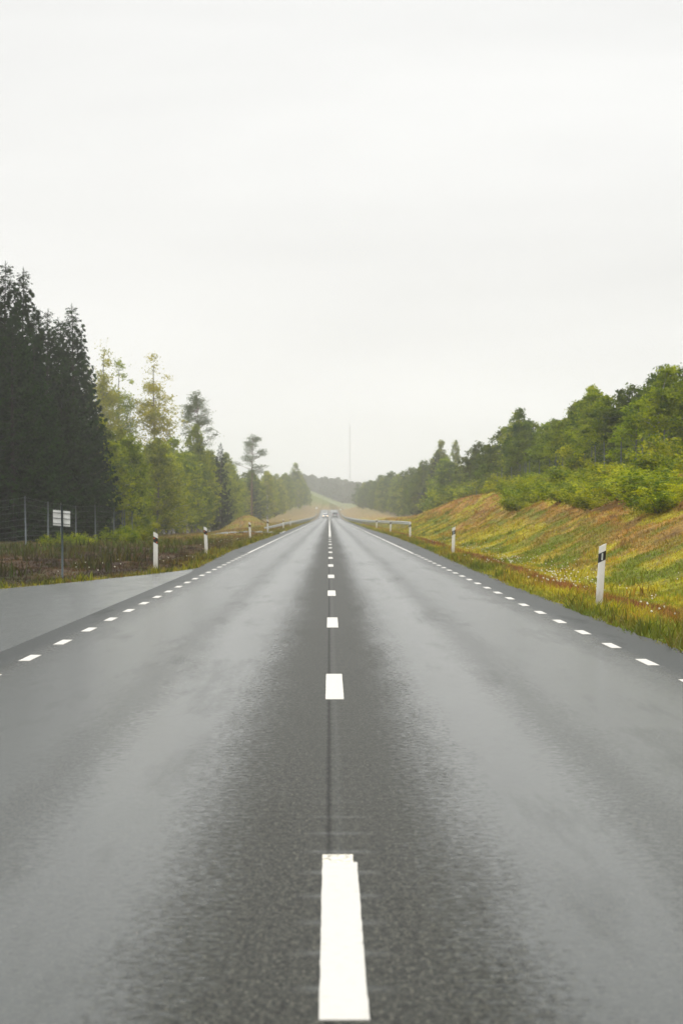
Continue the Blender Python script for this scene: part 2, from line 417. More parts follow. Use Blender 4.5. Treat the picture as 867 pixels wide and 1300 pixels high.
# ---------------------------------------------------------------- ground
xs = np.concatenate([[-1500, -900, -500, -300, -200, -140, -100, -80, -65], np.arange(-55, -22, 1.5), np.arange(-22, -3, .22), np.arange(-3, 3.2, .8), np.arange(3.3, 15, .2), np.arange(15, 24, .5), np.arange(24, 60, 2), [70, 90, 120, 160, 220, 320, 500, 900, 1500]])
ys = np.concatenate([np.arange(-160, -20, 10), np.arange(-20, 15, 1.5), np.arange(15, 110, .35), np.arange(110, 220, .9), np.arange(220, 420, 2.5), np.arange(420, 1000, 8), np.arange(1000, 1300, 10), np.arange(1300, 2000, 50), [2000, 2200, 2500, 2800]])
XX, YY = np.meshgrid(xs, ys)
ZZ = G(XX, YY)
V = np.stack([XX.ravel(), YY.ravel(), ZZ.ravel()], 1)
nx = len(xs); ny = len(ys)
i, j = np.meshgrid(np.arange(nx-1), np.arange(ny-1)); b = (j*nx+i).ravel()
Fq = np.stack([b, b+1, b+nx+1, b+nx], 1)
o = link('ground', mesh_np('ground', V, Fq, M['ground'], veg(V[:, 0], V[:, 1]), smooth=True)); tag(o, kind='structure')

# ---------------------------------------------------------------- road
def strip(name, Y, L, Rr, dz, mat, kind='structure', nxs=9, skirt=True):
    Y = np.asarray(Y, float); xc = xc_(Y); rows = []
    for k in range(nxs):
        t = k/(nxs-1); x = L(Y)*(1-t)+Rr(Y)*t
        rows.append(np.stack([x+xc, Y, rz_(Y)+dz], 1))
    if skirt:
        a = rows[0].copy(); a[:, 0] -= .03; a[:, 2] -= .12; b_ = rows[-1].copy(); b_[:, 0] += .03; b_[:, 2] -= .12
        rows = [a]+rows+[b_]
    V = np.stack(rows, 1).reshape(-1, 3); w = len(rows)
    i, j = np.meshgrid(np.arange(w-1), np.arange(len(Y)-1)); b = (j*w+i).ravel()
    return link(name, mesh_np(name, V, np.stack([b, b+1, b+w+1, b+w], 1), mat, smooth=False))
Yr = np.concatenate([np.arange(-60, 20, 2), np.arange(20, 260, .5), np.arange(260, 1100, 5), np.arange(1100, 1400, 10)])
jag = lambda Y, s: .11*(vn(Y*1.7+s, Y*0+s)-.5)+.07*(vn(Y*5+s, Y*0+s)-.5)
o = strip('road', Yr, lambda Y: xl_(Y)+jag(Y, 3)*(Y > 62), lambda Y: xr_(Y)+jag(Y, 60), .0, M['asphalt']); tag(o, kind='structure')
# junction apron, 5 mm lower, tucked under the road edge
def poly_sheet(name, A, B, z, mat, n=160, m=24, zf=None):
    """sheet between two outlines given at matching stations"""
    def res(P):
        s = np.concatenate([[0], np.cumsum(np.linalg.norm(np.diff(P, axis=0), axis=1))]); s /= s[-1]
        t = np.linspace(0, 1, n)**2.0
        return np.stack([np.interp(t, s, P[:, 0]), np.interp(t, s, P[:, 1])], 1)
    a, b_ = res(A), res(B); V = []
    a = a+np.stack([0*a[:, 0], .12*(vn(a[:, 0]*2.5, a[:, 1]*2.5)-.5)], 1)
    for k in range(m):
        t = k/(m-1); p = a*(1-t)+b_*t
        zz = np.full(n, z) if zf is None else zf(p[:, 0], p[:, 1])
        V.append(np.stack([p[:, 0], p[:, 1], zz], 1))
    V = np.stack(V, 1).reshape(-1, 3)
    i, j = np.meshgrid(np.arange(m-1), np.arange(n-1)); q = (j*m+i).ravel()
    return link(name, mesh_np(name, V, np.stack([q, q+1, q+m+1, q+m], 1), mat))
fe = FAR_EDGE.copy(); fe[0, 0] = -3.3; ne = NEAR_EDGE.copy(); ne[0, 0] = -3.3
o = poly_sheet('side_road', fe, ne, -.006, M['apron']); tag(o, kind='structure')
tA = np.array([(-3.6, 206), (-5, 202), (-8, 199.5), (-14, 198.5), (-24, 198)], float); tB = np.array([(-3.6, 180), (-5, 186), (-8, 190.5), (-14, 192.5), (-24, 193)], float)
o = poly_sheet('farm_track', tA, tB, 0, M['apron'], 60, 10, lambda x, y: np.maximum(G(x, y)+.07, np.interp(x, [-5.5, -3.9], [-9, -.02]))); tag(o, kind='structure')

# markings: thin thermoplastic slabs
pm = MB()
def slab(x0, x1, y0, y1, z=.0045, n=1, mb=None):
    mb = mb or pm
    ysn = np.linspace(y0, y1, n+1)
    for a, b_ in zip(ysn[:-1], ysn[1:]):
        za, zb = float(rz_(a)), float(rz_(b_)); ca, cb = float(xc_(a)), float(xc_(b_))
        mb.add([(x0+ca, a, za+z), (x1+ca, a, za+z), (x1+cb, b_, zb+z), (x0+cb, b_, zb+z)], [[0, 1, 2, 3]])
def rough_slab(mb, x0, x1, y0, y1, z=.0045):
    # one dash with a slightly uneven outline and real thickness
    n = 26; t = np.linspace(0, 1, n); yy = y0+(y1-y0)*t
    l = x0+.003*(rng.random(n)-.5); r_ = x1+.003*(rng.random(n)-.5)
    P = np.concatenate([np.stack([l, yy], 1), np.stack([r_, yy], 1)[::-1]])
    k = len(P); zt = np.array([float(rz_(q)) for q in P[:, 1]])
    top = np.column_stack([P, zt+z]); bot = np.column_stack([P+.0, zt-.001])
    Fs = [list(range(k))[::-1]]+[[a, (a+1) % k, k+(a+1) % k, k+a] for a in range(k)]
    mb.add(np.concatenate([top, bot]), Fs)
W = .072
for k in range(-3, 13):
    rough_slab(pm, -W, W, 6.92+12*k, (10.05 if k == 0 else 9.92)+12*k)
slab(-W, W, 158, 1060, n=90)
o = pm.build('centre_line', M['paint']); tag(o, kind='structure')
om = MB(); slab(-W, W-.015, 10.06, 10.29, .003, mb=om); o = om.build('worn_marking', M['old']); tag(o, kind='structure')
for side, s0, name in ((1, 23.17, 'edge_line'), (-1, 23.9, 'edge_line')):
    pm = MB()
    k = -9
    while s0+3*k < 88:
        a = s0+3*k
        x0 = 3.01 if side > 0 else -3.11
        rough_slab(pm, x0, x0+.11, a, a+1.0); k += 1
    x0 = 3.01 if side > 0 else -3.11
    slab(x0, x0+.085, s0+3*k, 1060, n=110)
    o = pm.build(name, M['paint']); tag(o, kind='structure')

# ---------------------------------------------------------------- ground cover (grass, heath, flowers)
def visible(X, Y, m=3.2):
    lo = (0-VX)/F*Y-m-.012*Y; hi = (867-VX)/F*Y+m+.012*Y
    return (X > lo) & (X < hi)
def scatter(n, x0, x1, y0, y1):
    X = rng.uniform(x0, x1, n); Y = rng.uniform(y0, y1, n); return X, Y
def blades(name, X, Y, h, w, label, clump=1.0, mat=None, lean=.55, leaf=False, colmul=None):
    n = len(X); Z = G(X, Y)-.02
    a = rng.uniform(0, 2*math.pi, n); la = rng.uniform(0, 2*math.pi, n); ln = np.abs(rng.normal(0, lean, n))*h
    dx = np.cos(a)*w/2; dy = np.sin(a)*w/2; tx = np.cos(la)*ln; ty = np.sin(la)*ln
    p = np.stack([X, Y, Z], 1)
    z0 = np.zeros(n)
    v0 = p+np.stack([-dx, -dy, z0], 1); v1 = p+np.stack([dx, dy, z0], 1)
    v2 = p+np.stack([dx*.8+tx*.35, dy*.8+ty*.35, h*.55], 1); v3 = p+np.stack([-dx*.8+tx*.35, -dy*.8+ty*.35, h*.55], 1)
    v4 = p+np.stack([tx, ty, h*.98], 1)
    V = np.stack([v0, v1, v2, v3, v4], 1).reshape(-1, 3); b = np.arange(n)*5
    c = veg(X, Y)*rng.uniform(.65, 1.4, (n, 1))*(1+rng.normal(0, .08, (n, 3)))
    if colmul is not None: c = c*colmul
    c = np.clip(np.repeat(c, 5, 0), .004, .6)
    me = mesh_np(name, V, [np.stack([b, b+1, b+2, b+3], 1), np.stack([b+3, b+2, b+4], 1)], mat or M['grass'], c)
    o = link(name, me); tag(o, label, None, None, 'stuff'); o['category'] = 'ground cover'
    return o
def off_asphalt(X, Y, pad=0.0):
    d = X-xc_(Y)
    return (d > xr_(Y)-pad) | ((d < xl_(Y)+pad) & ((Y > 68) | (apron_d(X, Y) > -pad)))
def density_mix(X, Y, s=1.3):
    return rng.random(len(X)) < np.clip(.25+1.5*(fbm(X*s, Y*s*.7, 2)-.2), .12, 1)
parts = []
for (n, x0, x1, y0, y1) in ((45000, 3.6, 9, 6, 21), (70000, 3.6, 10, 20, 48), (90000, 3.6, 14.5, 48, 90), (75000, 3.7, 16, 90, 150), (60000, 3.8, 17, 150, 260), (35000, 3.8, 18, 260, 480)):
    X, Y = scatter(n, x0, x1, y0, y1); k = visible(X, Y) & off_asphalt(X, Y, .10) & density_mix(X, Y); parts.append((X[k], Y[k]))
X = np.concatenate([p[0] for p in parts]); Y = np.concatenate([p[1] for p in parts])
dist = np.clip(Y, 20, 480); d = X
tall = np.exp(-((d-xr_(Y)-1.1)/.5)**2)
h = rng.uniform(.035, .11, len(X))*(1+.9*tall)*(1+ss(100, 300, Y)*.8); w = .008+.00032*dist
blades('verge_grass', X, Y, h, w, 'yellow green and rusty grass covering the verge and cut slope on the right')
parts = []
for (n, x0, x1, y0, y1) in ((26000, -22, -3.5, 20, 60), (90000, -18, -3.5, 44, 90), (80000, -20, -3.6, 90, 160), (60000, -22, -3.7, 160, 300), (30000, -22, -3.8, 300, 520)):
    X, Y = scatter(n, x0, x1, y0, y1); k = visible(X, Y) & off_asphalt(X, Y, .10) & density_mix(X, Y); parts.append((X[k], Y[k]))
X = np.concatenate([p[0] for p in parts]); Y = np.concatenate([p[1] for p in parts])
h = rng.uniform(.03, .10, len(X))*(1+ss(100, 300, Y)*.8); w = .008+.00032*Y
blades('heath', X, Y, h, w, 'dark brown heath and green grass fringe covering the left verge')
# low leafy weeds and taller herbs: bigger tufts along the edges
def tufts(name, spots, label, hh=(.15, .4), per=26, rad=.16, col=None):
    P = []; 
    for (x, y, s) in spots:
        k = int(per*s); P.append(np.stack([rng.normal(x, rad*s, k), rng.normal(y, rad*s, k), rng.uniform(hh[0], hh[1], k)*s], 1))
    P = np.concatenate(P); k = off_asphalt(P[:, 0], P[:, 1], .0); P = P[k]
    return blades(name, P[:, 0], P[:, 1], P[:, 2], .014+.00036*P[:, 1], label, lean=.45, colmul=col)
sp = []
for _ in range(480):
    y = 22+ (rng.random()**1.6)*200; s = rng.uniform(.4, .85)
    if rng.random() < .5: x = float(xr_(y))+abs(rng.normal(.15, .5))
    else: x = float(xr_(y))+rng.uniform(.1, 6)
    sp.append((x, y, s))
tufts('tall_grass', sp, 'taller yellow green tufts standing along the right edge of the asphalt', col=np.array([.88, .82, .8]))
sp = []
for _ in range(520):
    y = 42+(rng.random()**1.5)*220; s = rng.uniform(.3, .75)
    if y < 68:
        xx = rng.uniform(-13, -3.6); yf = np.interp(-xx, -FAR_EDGE[:, 0], FAR_EDGE[:, 1]); sp.append((xx, yf+abs(rng.normal(.3, 1.6)), s))
    else: sp.append((float(xl_(y))-abs(rng.normal(.2, .7)), y, s))
tufts('fringe_grass', sp, 'bright green and yellow tufts fringing the left edge of the asphalt', col=np.array([.72, .78, .7]))
sp = [(rng.uniform(-15, -6), rng.uniform(55, 130), rng.uniform(.8, 1.6)) for _ in range(120)]
tufts('low_weeds', sp, 'low green weeds dotted over the brown heath in front of the left fence', hh=(.12, .35), per=30, rad=.22, col=np.array([.8, 1.3, .5]))

gv = []; gf = []; gn = 0
for _ in range(2600):
    y = 14+rng.random()**1.4*90; sd = rng.random() < .6
    if sd: x = float(xr_(y))+rng.normal(.03, .07)
    elif y < 66:
        xx = rng.uniform(-12, -4); y = float(np.interp(-xx, -FAR_EDGE[:, 0], FAR_EDGE[:, 1]))+rng.normal(0, .15); x = xx
    else: x = float(xl_(y))-rng.normal(.03, .07)
    r = rng.uniform(.006, .022); z = max(float(G(x, y)), -.01 if (x < float(xr_(y)) and x > float(xl_(y))) or (x < 0 and y < 66 and apron_d(x, y) < 0) else -9)+r*.3
    v = np.array([(1, 0, 0), (-1, 0, 0), (0, 1, 0), (0, -1, 0), (0, 0, .7), (0, 0, -.7)])*r*rng.uniform(.6, 1.2, (6, 1))+[x, y, z]
    gv.append(v); gf += [(gn+a, gn+b_, gn+c) for a, b_, c in ((0, 2, 4), (2, 1, 4), (1, 3, 4), (3, 0, 4), (2, 0, 5), (1, 2, 5), (3, 1, 5), (0, 3, 5))]; gn += 6
o = link('gravel', mesh_np('gravel', np.concatenate(gv), np.array(gf), simple('gravel_stone', (.16, .15, .14), .8, var=.5, scale=20))); tag(o, 'loose gravel along the edges of the asphalt', 'gravel', None, 'stuff')

def flowers(name, clusters, label):
    mb_v = []; mb_f = []; n = 0
    for (x, y, cnt, rad) in clusters:
        for _ in range(int(cnt*.7)):
            fx = rng.normal(x, rad); fy = rng.normal(y, rad*1.6)
            if not off_asphalt(np.array([fx]), np.array([fy]), -.1)[0]: continue
            z = float(G(fx, fy)); hh = rng.uniform(.15, .38); r = rng.uniform(.008, .020)
            tx = fx+rng.normal(0, .03); ty = fy+rng.normal(0, .03)
            k = 6; a = np.arange(k)*2*math.pi/k
            rim = np.stack([tx+np.cos(a)*r, ty+np.sin(a)*r, np.full(k, z+hh)+rng.normal(0, .004, k)], 1)
            mb_v.append(np.concatenate([rim, [[tx, ty, z+hh+.012]], [[tx, ty, z+hh-.02]]]))
            for q in range(k): mb_f += [(n+q, n+(q+1) % k, n+k), (n+(q+1) % k, n+q, n+k+1)]
            n += k+2
    me = mesh_np(name, np.concatenate(mb_v), np.array(mb_f), M['petal'])
    o = link(name, me); tag(o, label, 'flowers', None, 'stuff'); return o
cl = []
for (px, py, Y, c, r) in ((716, 747, 48, 70, .28), (735, 752, 45, 25, .2), (650, 716, 70, 60, .45), (640, 718, 68, 40, .3), (592, 697, 100, 40, .5), (603, 700, 94, 40, .5), (700, 738, 52, 20, .2), (850, 790, 33, 10, .3), (810, 765, 40, 12, .5), (560, 690, 120, 40, .8)):
    x, y, z = at(px, py, Y); cl.append((x, y, c, r))
for _ in range(40):
    y = 25+rng.random()*150; cl.append((float(xr_(y))+rng.uniform(.4, 3.4), y, int(rng.integers(2, 9)), .25))
flowers('white_wildflowers', cl, 'small white flower heads scattered in the grass of the right verge')
cl = []
for _ in range(30):
    y = 66+rng.random()*110; cl.append((float(xl_(y))-rng.uniform(.3, 1.6), y, int(rng.integers(2, 6)), .25))
for _ in range(6): cl.append((rng.uniform(-9, -5), rng.uniform(56, 62), 3, .25))
flowers('pale_wildflowers', cl, 'pale flower heads scattered in the grass fringe left of the road')

# ---------------------------------------------------------------- plants: prototypes
def leaf_quads(C, size, rg, flat=.0, aspect=.6, droop=0.):
    n = len(C)
    u = rg.normal(size=(n, 3)); u[:, 2] = u[:, 2]*(1-flat)-droop; u /= np.linalg.norm(u, axis=1)[:, None]
    t = rg.normal(size=(n, 3)); w = np.cross(u, t); w /= np.linalg.norm(w, axis=1)[:, None]+1e-9
    s = (size*rg.uniform(.6, 1.25, n))[:, None]
    V = np.stack([C-u*s*.5, C+w*s*aspect*.5, C+u*s*.5, C-w*s*aspect*.5], 1)
    nrm = np.cross(u, w); V[:, 1] += nrm*s*.12; V[:, 3] += nrm*s*.12
    b = np.arange(n)*4
    return V.reshape(-1, 3), np.stack([b, b+1, b+2, b+3], 1)

def make_broadleaf(seed, Ht=10., base=.12, rad=2.3, nleaf=8000, leafsize=.25, top=.55, nbr=46, trunk_r=.11, mats=('leaf', 'birch'), cl=.36, fork=False, nclump=125):
    rg = np.random.default_rng(seed)
    tp = np.linspace(0, 1, 9); bend = rg.normal(0, .22, 2)
    P = np.stack([bend[0]*np.sin(tp*2.4)+rg.normal(0, .04, 9)*tp, bend[1]*np.sin(tp*2.9), tp*Ht*.95], 1)
    tm = MB(); tm.tube(P, trunk_r*(1-tp*.88)+.012, 7)
    def env(t):    # radius of the crown at relative height
        t = np.clip((t-base)/(1-base), 0, 1)
        return rad*np.interp(t, [0, .12, .35, top, .8, 1], [.72, .88, .97, 1, .62, .12])
    C = []
    for k in range(nbr):
        t0 = base*.9+(1-base)*rg.random()**.9*.86; az = rg.uniform(0, 2*math.pi)
        p0 = np.array([np.interp(t0, tp, P[:, 0]), np.interp(t0, tp, P[:, 1]), t0*Ht*.95])
        rise = rg.uniform(.25, .9); L = env(min(1, t0+.12))*rg.uniform(.6, 1.08)
        s = np.linspace(0, 1, 6)
        Q = p0+np.stack([np.cos(az)*L*s, np.sin(az)*L*s, L*rise*s*(1.25-.55*s)], 1)+rg.normal(0, .05, (6, 3))*s[:, None]
        r0 = max(.012, trunk_r*(1-t0*.85)*.42)
        tm.tube(Q, r0*(1-.8*s)+.005, 4, cap=False)
        for q in range(4):
            f = rg.uniform(.35, 1.05); C.append(Q[0]+(Q[-1]-Q[0])*f+rg.normal(0, .28, 3)*np.array([1, 1, .8]))
    for q in range(nclump):
        t = base+(1-base)*rg.random()**.85; a = rg.uniform(0, 2*math.pi); rr = env(t)*rg.random()**.45*rg.uniform(.85, 1.08)
        C.append(np.array([np.cos(a)*rr, np.sin(a)*rr, t*Ht]))
    C.append(np.array([P[-1, 0], P[-1, 1], Ht*.97])); C.append(np.array([P[-1, 0], P[-1, 1], Ht*.93]))
    C = np.array(C); wgt = rg.uniform(.3, 1.6, len(C)); wgt /= wgt.sum()
    # knock out some clumps to leave gaps
    idx = rg.choice(len(C), nleaf, p=wgt); cr = rg.uniform(.5, 1.25, len(C))*cl
    L = C[idx]+rg.normal(0, 1, (nleaf, 3))*cr[idx][:, None]*np.array([1, 1, .8])*.62
    L[:, 2] = np.maximum(L[:, 2], .15)
    V, Fq = leaf_quads(L, leafsize, rg, droop=.25)
    Ht_ = Ht
    crown = mesh_np('crown', V, Fq, M[mats[0]])
    tv = np.concatenate(tm.v); by = {}
    for f in tm.q: by.setdefault(len(f), []).append(f)
    trunk = mesh_np('trunk', tv, [np.array(by[k]) for k in sorted(by)], M[mats[1]], smooth=True)
    return trunk, crown, Ht_

def make_spruce(seed, Ht=15., rad=2.9, step=.30, mats=('spruce', 'sbark'), per=10, spr=15, ragged=.25, sz=.50, base=.07):
    rg = np.random.default_rng(seed)
    tm = MB(); tp = np.linspace(0, 1, 8)
    P = np.stack([.1*np.sin(tp*3), .08*np.sin(tp*4+1), tp*Ht], 1); tm.tube(P, .17*(1-tp)+.012, 7)
    Vs = []; Fs = []; n = 0
    z = Ht*base
    while z < Ht*.985:
        t = z/Ht; r = rad*(1-t)**.82*(1 if t > .18 else .60+2.2*t)+.10
        kk = max(4, int(per*(.55+.5*(1-t))))
        a0 = rg.uniform(0, 6.28)
        for q in range(kk):
            az = a0+q*2*math.pi/kk+rg.normal(0, .22); L = r*rg.uniform(1-ragged, 1+ragged*.7)
            up = np.interp(t, [0, .5, .85, 1], [-.28, -.12, .35, .9])+rg.normal(0, .06)
            s = np.linspace(0, 1, 5)
            zc = L*(up*s+ .22*s**3 - (.12*np.sin(s*3.1)))
            Q = np.stack([np.cos(az)*L*s, np.sin(az)*L*s, z+rg.normal(0, .06)+zc], 1)
            tm.tube(Q, .028*(1-t)*(1-.8*s)+.004, 3, cap=False)
            m = max(3, int(spr*(.35+.65*(1-t))*L/rad*1.5)+2)
            f = rg.uniform(.12, 1.04, m); f[0] = 1.0
            side = np.array([-np.sin(az), np.cos(az), 0]); dirv = np.array([np.cos(az), np.sin(az), 0])
            for g in f:
                c = Q[0]+(Q[-1]-Q[0])*g; c[2] = np.interp(g, s, Q[:, 2])
                for sg in (-1, 1):
                    l = sz*rg.uniform(.6, 1.25)*(.55+.75*(1-t))*(1.15-.55*g)
                    u = (dirv*rg.uniform(.5, .95)+side*sg*rg.uniform(.4, 1.0)); u[2] = -.35+rg.normal(0, .22); u /= np.linalg.norm(u)
                    w = np.cross(u, [0, 0, 1])+rg.normal(0, .25, 3); w /= np.linalg.norm(w)
                    wd = l*.22
                    Vs += [c-w*wd*.4, c+u*l*.5-w*wd+[0, 0, -.03], c+u*l, c+u*l*.5+w*wd+[0, 0, -.03]]; Fs.append((n, n+1, n+2, n+3)); n += 4
                    if t < .92:   # a hanging twig
                        l2 = l*.6; Vs += [c-dirv*.07, c+dirv*.07, c+u*.12+dirv*.04+[0, 0, -l2], c+u*.12-dirv*.04+[0, 0, -l2*.9]]; Fs.append((n, n+1, n+2, n+3)); n += 4
        z += step*(.55+.75*(1-t))*rg.uniform(.85, 1.15)
    # leader shoot
    for q in range(10):
        a = rg.uniform(0, 6.28); c = np.array([P[-1, 0], P[-1, 1], Ht*.965+q*Ht*.004]); u = np.array([math.cos(a)*.5, math.sin(a)*.5, .8]); w = np.array([-math.sin(a), math.cos(a), 0])*.02
        Vs += [c-w, c+w, c+u*.22+w*.5, c+u*.22-w*.5]; Fs.append((n, n+1, n+2, n+3)); n += 4
    crown = mesh_np('crown', np.array(Vs), np.array(Fs), M[mats[0]])
    tv = np.concatenate(tm.v); by = {}
    for f in tm.q: by.setdefault(len(f), []).append(f)
    trunk = mesh_np('trunk', tv, [np.array(by[k]) for k in sorted(by)], M[mats[1]], smooth=True)
    return trunk, crown, Ht

def make_pine(seed, Ht=16., base=.5, rad=2.2, mats=('pine', 'pinebark')):
    rg = np.random.default_rng(seed); tm = MB(); tp = np.linspace(0, 1, 9)
    P = np.stack([.2*np.sin(tp*3), .15*np.sin(tp*4), tp*Ht*.97], 1); tm.tube(P, .16*(1-tp*.85)+.01, 7)
    C = []
    for k in range(34):
        t0 = base+(1-base)*rg.random()*.93; az = rg.uniform(0, 6.28); L = rad*np.interp((t0-base)/(1-base), [0, .3, .6, 1], [.75, 1, .8, .3])*rg.uniform(.6, 1.15)
        p0 = np.array([np.interp(t0, tp, P[:, 0]), np.interp(t0, tp, P[:, 1]), t0*Ht*.97]); s = np.linspace(0, 1, 5)
        Q = p0+np.stack([np.cos(az)*L*s, np.sin(az)*L*s, L*(.05+.35*s)*s+.1*rg.normal()*s], 1)
        tm.tube(Q, .04*(1-.8*s)+.006, 4, cap=False)
        for q in range(4): C.append(Q[0]+(Q[-1]-Q[0])*rg.uniform(.6, 1.08)+rg.normal(0, .22, 3)*[1, 1, .5])
    C.append(P[-1]); C.append(P[-1]+[0, 0, .2]); C = np.array(C)
    idx = rg.integers(0, len(C), 5200)
    L = C[idx]+rg.normal(0, 1, (5200, 3))*np.array([.30, .30, .15])
    V, Fq = leaf_quads(L, .22, rg, aspect=.3)
    tv = np.concatenate(tm.v); by = {}
    for f in tm.q: by.setdefault(len(f), []).append(f)
    return mesh_np('trunk', tv, [np.array(by[k]) for k in sorted(by)], M[mats[1]], smooth=True), mesh_np('crown', V, Fq, M[mats[0]]), Ht

def make_bush(seed, mats=('bush', 'bark'), nleaf=2100, hh=1.1, rad=1.0, ls=.125):
    rg = np.random.default_rng(seed); tm = MB(); C = []
    for k in range(16):
        a = rg.uniform(0, 6.28); L = rad*rg.uniform(.5, 1.05); s = np.linspace(0, 1, 5); top = hh*rg.uniform(.55, 1.05)
        Q = np.stack([np.cos(a)*L*s, np.sin(a)*L*s, top*np.sin(s*1.5)], 1); tm.tube(Q, .012*(1-.7*s)+.003, 4, cap=False)
        for q in range(6):
            f = rg.uniform(.3, 1.05); C.append(Q[0]+(Q[-1]-Q[0])*f+[0, 0, .1]+rg.normal(0, .13, 3))
    C = np.array(C); C[:, 2] = np.clip(C[:, 2], .1, None)
    idx = rg.integers(0, len(C), nleaf); L = C[idx]+rg.normal(0, .13, (nleaf, 3)); L[:, 2] = np.abs(L[:, 2])+.02
    V, Fq = leaf_quads(L, ls, rg, flat=.4, aspect=.7)
    tv = np.concatenate(tm.v); by = {}
    for f in tm.q: by.setdefault(len(f), []).append(f)
    return mesh_np('stems', tv, [np.array(by[k]) for k in sorted(by)], M[mats[1]], smooth=True), mesh_np('foliage', V, Fq, M[mats[0]]), hh

BROAD = [make_broadleaf(11, rad=2.1), make_broadleaf(12, rad=2.6, base=.06, top=.45, mats=('dleaf', 'bark')),
         make_broadleaf(13, rad=1.8, base=.10, top=.4, mats=('leaf', 'birch')), make_broadleaf(14, rad=2.4, base=.05, top=.5, mats=('leaf', 'bark')),
         make_broadleaf(15, rad=2.2, base=.06, top=.35, mats=('bleaf', 'birch')), make_broadleaf(16, rad=2.9, base=.10, top=.6, mats=('dleaf', 'bark'), nleaf=9500)]
TALL = [make_broadleaf(21, Ht=20, base=.46, rad=2.6, nleaf=6800, leafsize=.24, nbr=46, trunk_r=.17, mats=('yleaf', 'bark'), cl=.62, nclump=26),
        make_broadleaf(22, Ht=20, base=.40, rad=2.5, nleaf=6200, leafsize=.24, nbr=42, trunk_r=.16, mats=('yleaf', 'bark'), cl=.60, nclump=20),
        make_broadleaf(23, Ht=20, base=.50, rad=2.3, nleaf=5200, leafsize=.24, nbr=38, trunk_r=.15, mats=('leaf', 'bark'), cl=.6, nclump=18)]
SPR = [make_spruce(31), make_spruce(32, rad=2.5, ragged=.35), make_spruce(33, rad=3.2)]
YSPR = [make_spruce(34, Ht=8, rad=1.9, step=.34, mats=('spruce', 'bark'), per=7, sz=.40)]
PINE = [make_pine(41), make_pine(42, base=.58, rad=1.9)]
BUSH = [make_bush(51), make_bush(52, hh=1.25, rad=1.1), make_bush(53, hh=.9, rad=1.15, mats=('bush', 'bark'))]

ORD = ['first', 'second', 'third', 'fourth', 'fifth', 'sixth', 'seventh', 'eighth', 'ninth', 'tenth', 'eleventh', 'twelfth', 'thirteenth', 'fourteenth', 'fifteenth', 'sixteenth', 'seventeenth', 'eighteenth', 'nineteenth', 'twentieth']
TENS = {20: 'twenty', 30: 'thirty', 40: 'forty', 50: 'fifty', 60: 'sixty', 70: 'seventy', 80: 'eighty'}
def ordw(n):
    if n <= 20: return ORD[n-1]
    t = n//10*10; r = n % 10
    return TENS[t]+'-'+ORD[r-1] if r else {30: 'thirtieth', 40: 'fortieth', 50: 'fiftieth', 60: 'sixtieth', 70: 'seventieth', 80: 'eightieth'}[t]

def plant(name, proto, x, y, h, label, cat, group, wide=1.0, names=('trunk', 'crown'), rot=None, sink=.05):
    trunk, crown, Hp = proto
    z = float(G(x, y))-sink
    o = empty(name, (x, y, z), rng.uniform(0, 6.28) if rot is None else rot); s = h/Hp
    o.scale = (s*wide, s*wide, s)
    tag(o, label, cat, group)
    link(names[0], trunk, o); link(names[1], crown, o)
    return o

# spruce stand, left:  px of stem, py of top, distance
spr = [(8, 334, 139, 0, 'tallest dark spruce at the left edge of the photo'), (30, 342, 146, 1, 'tall dark spruce just right of the tallest one on the left'),
       (60, 394, 152, 2, 'dark spruce with a narrow tip in the middle of the left stand'), (76, 404, 172, 1, 'dark spruce tip in the gap between the two rightmost spruces'),
       (92, 388, 164, 0, 'rightmost tall dark spruce, next to the pale aspens'), (-18, 330, 138, 2, 'dark spruce cut by the left edge of the photo'),
       (44, 420, 141, 1, 'lower dark spruce standing in front of the tall left pair'), (18, 405, 136, 2, 'full low dark spruce just behind the fence at far left'),
       (108, 478, 176, 2, 'shorter dark spruce leaning out on the right side of the stand'), (80, 468, 152, 1, 'shorter dark spruce right behind the pale sign plate'),
       (126, 528, 186, 0, 'small dark spruce at the right foot of the stand'), (62, 500, 143, 2, 'small dark spruce behind the fence left of the sign'),
       (-4, 372, 170, 1, 'dark spruce half hidden behind the tallest pair at the left edge'), (46, 392, 182, 0, 'dark spruce filling the gap behind the tall left pair'), (100, 430, 190, 2, 'dark spruce standing behind the rightmost tall spruce')]
for (px, py, y, v, lab) in spr:
    x, _, zt = at(px, py, y); plant('spruce_tree', SPR[v], x, y, zt-float(G(x, y)), lab, 'spruce', 'dark spruces behind the left fence', wide=1.05 if py < 440 else 1.1)
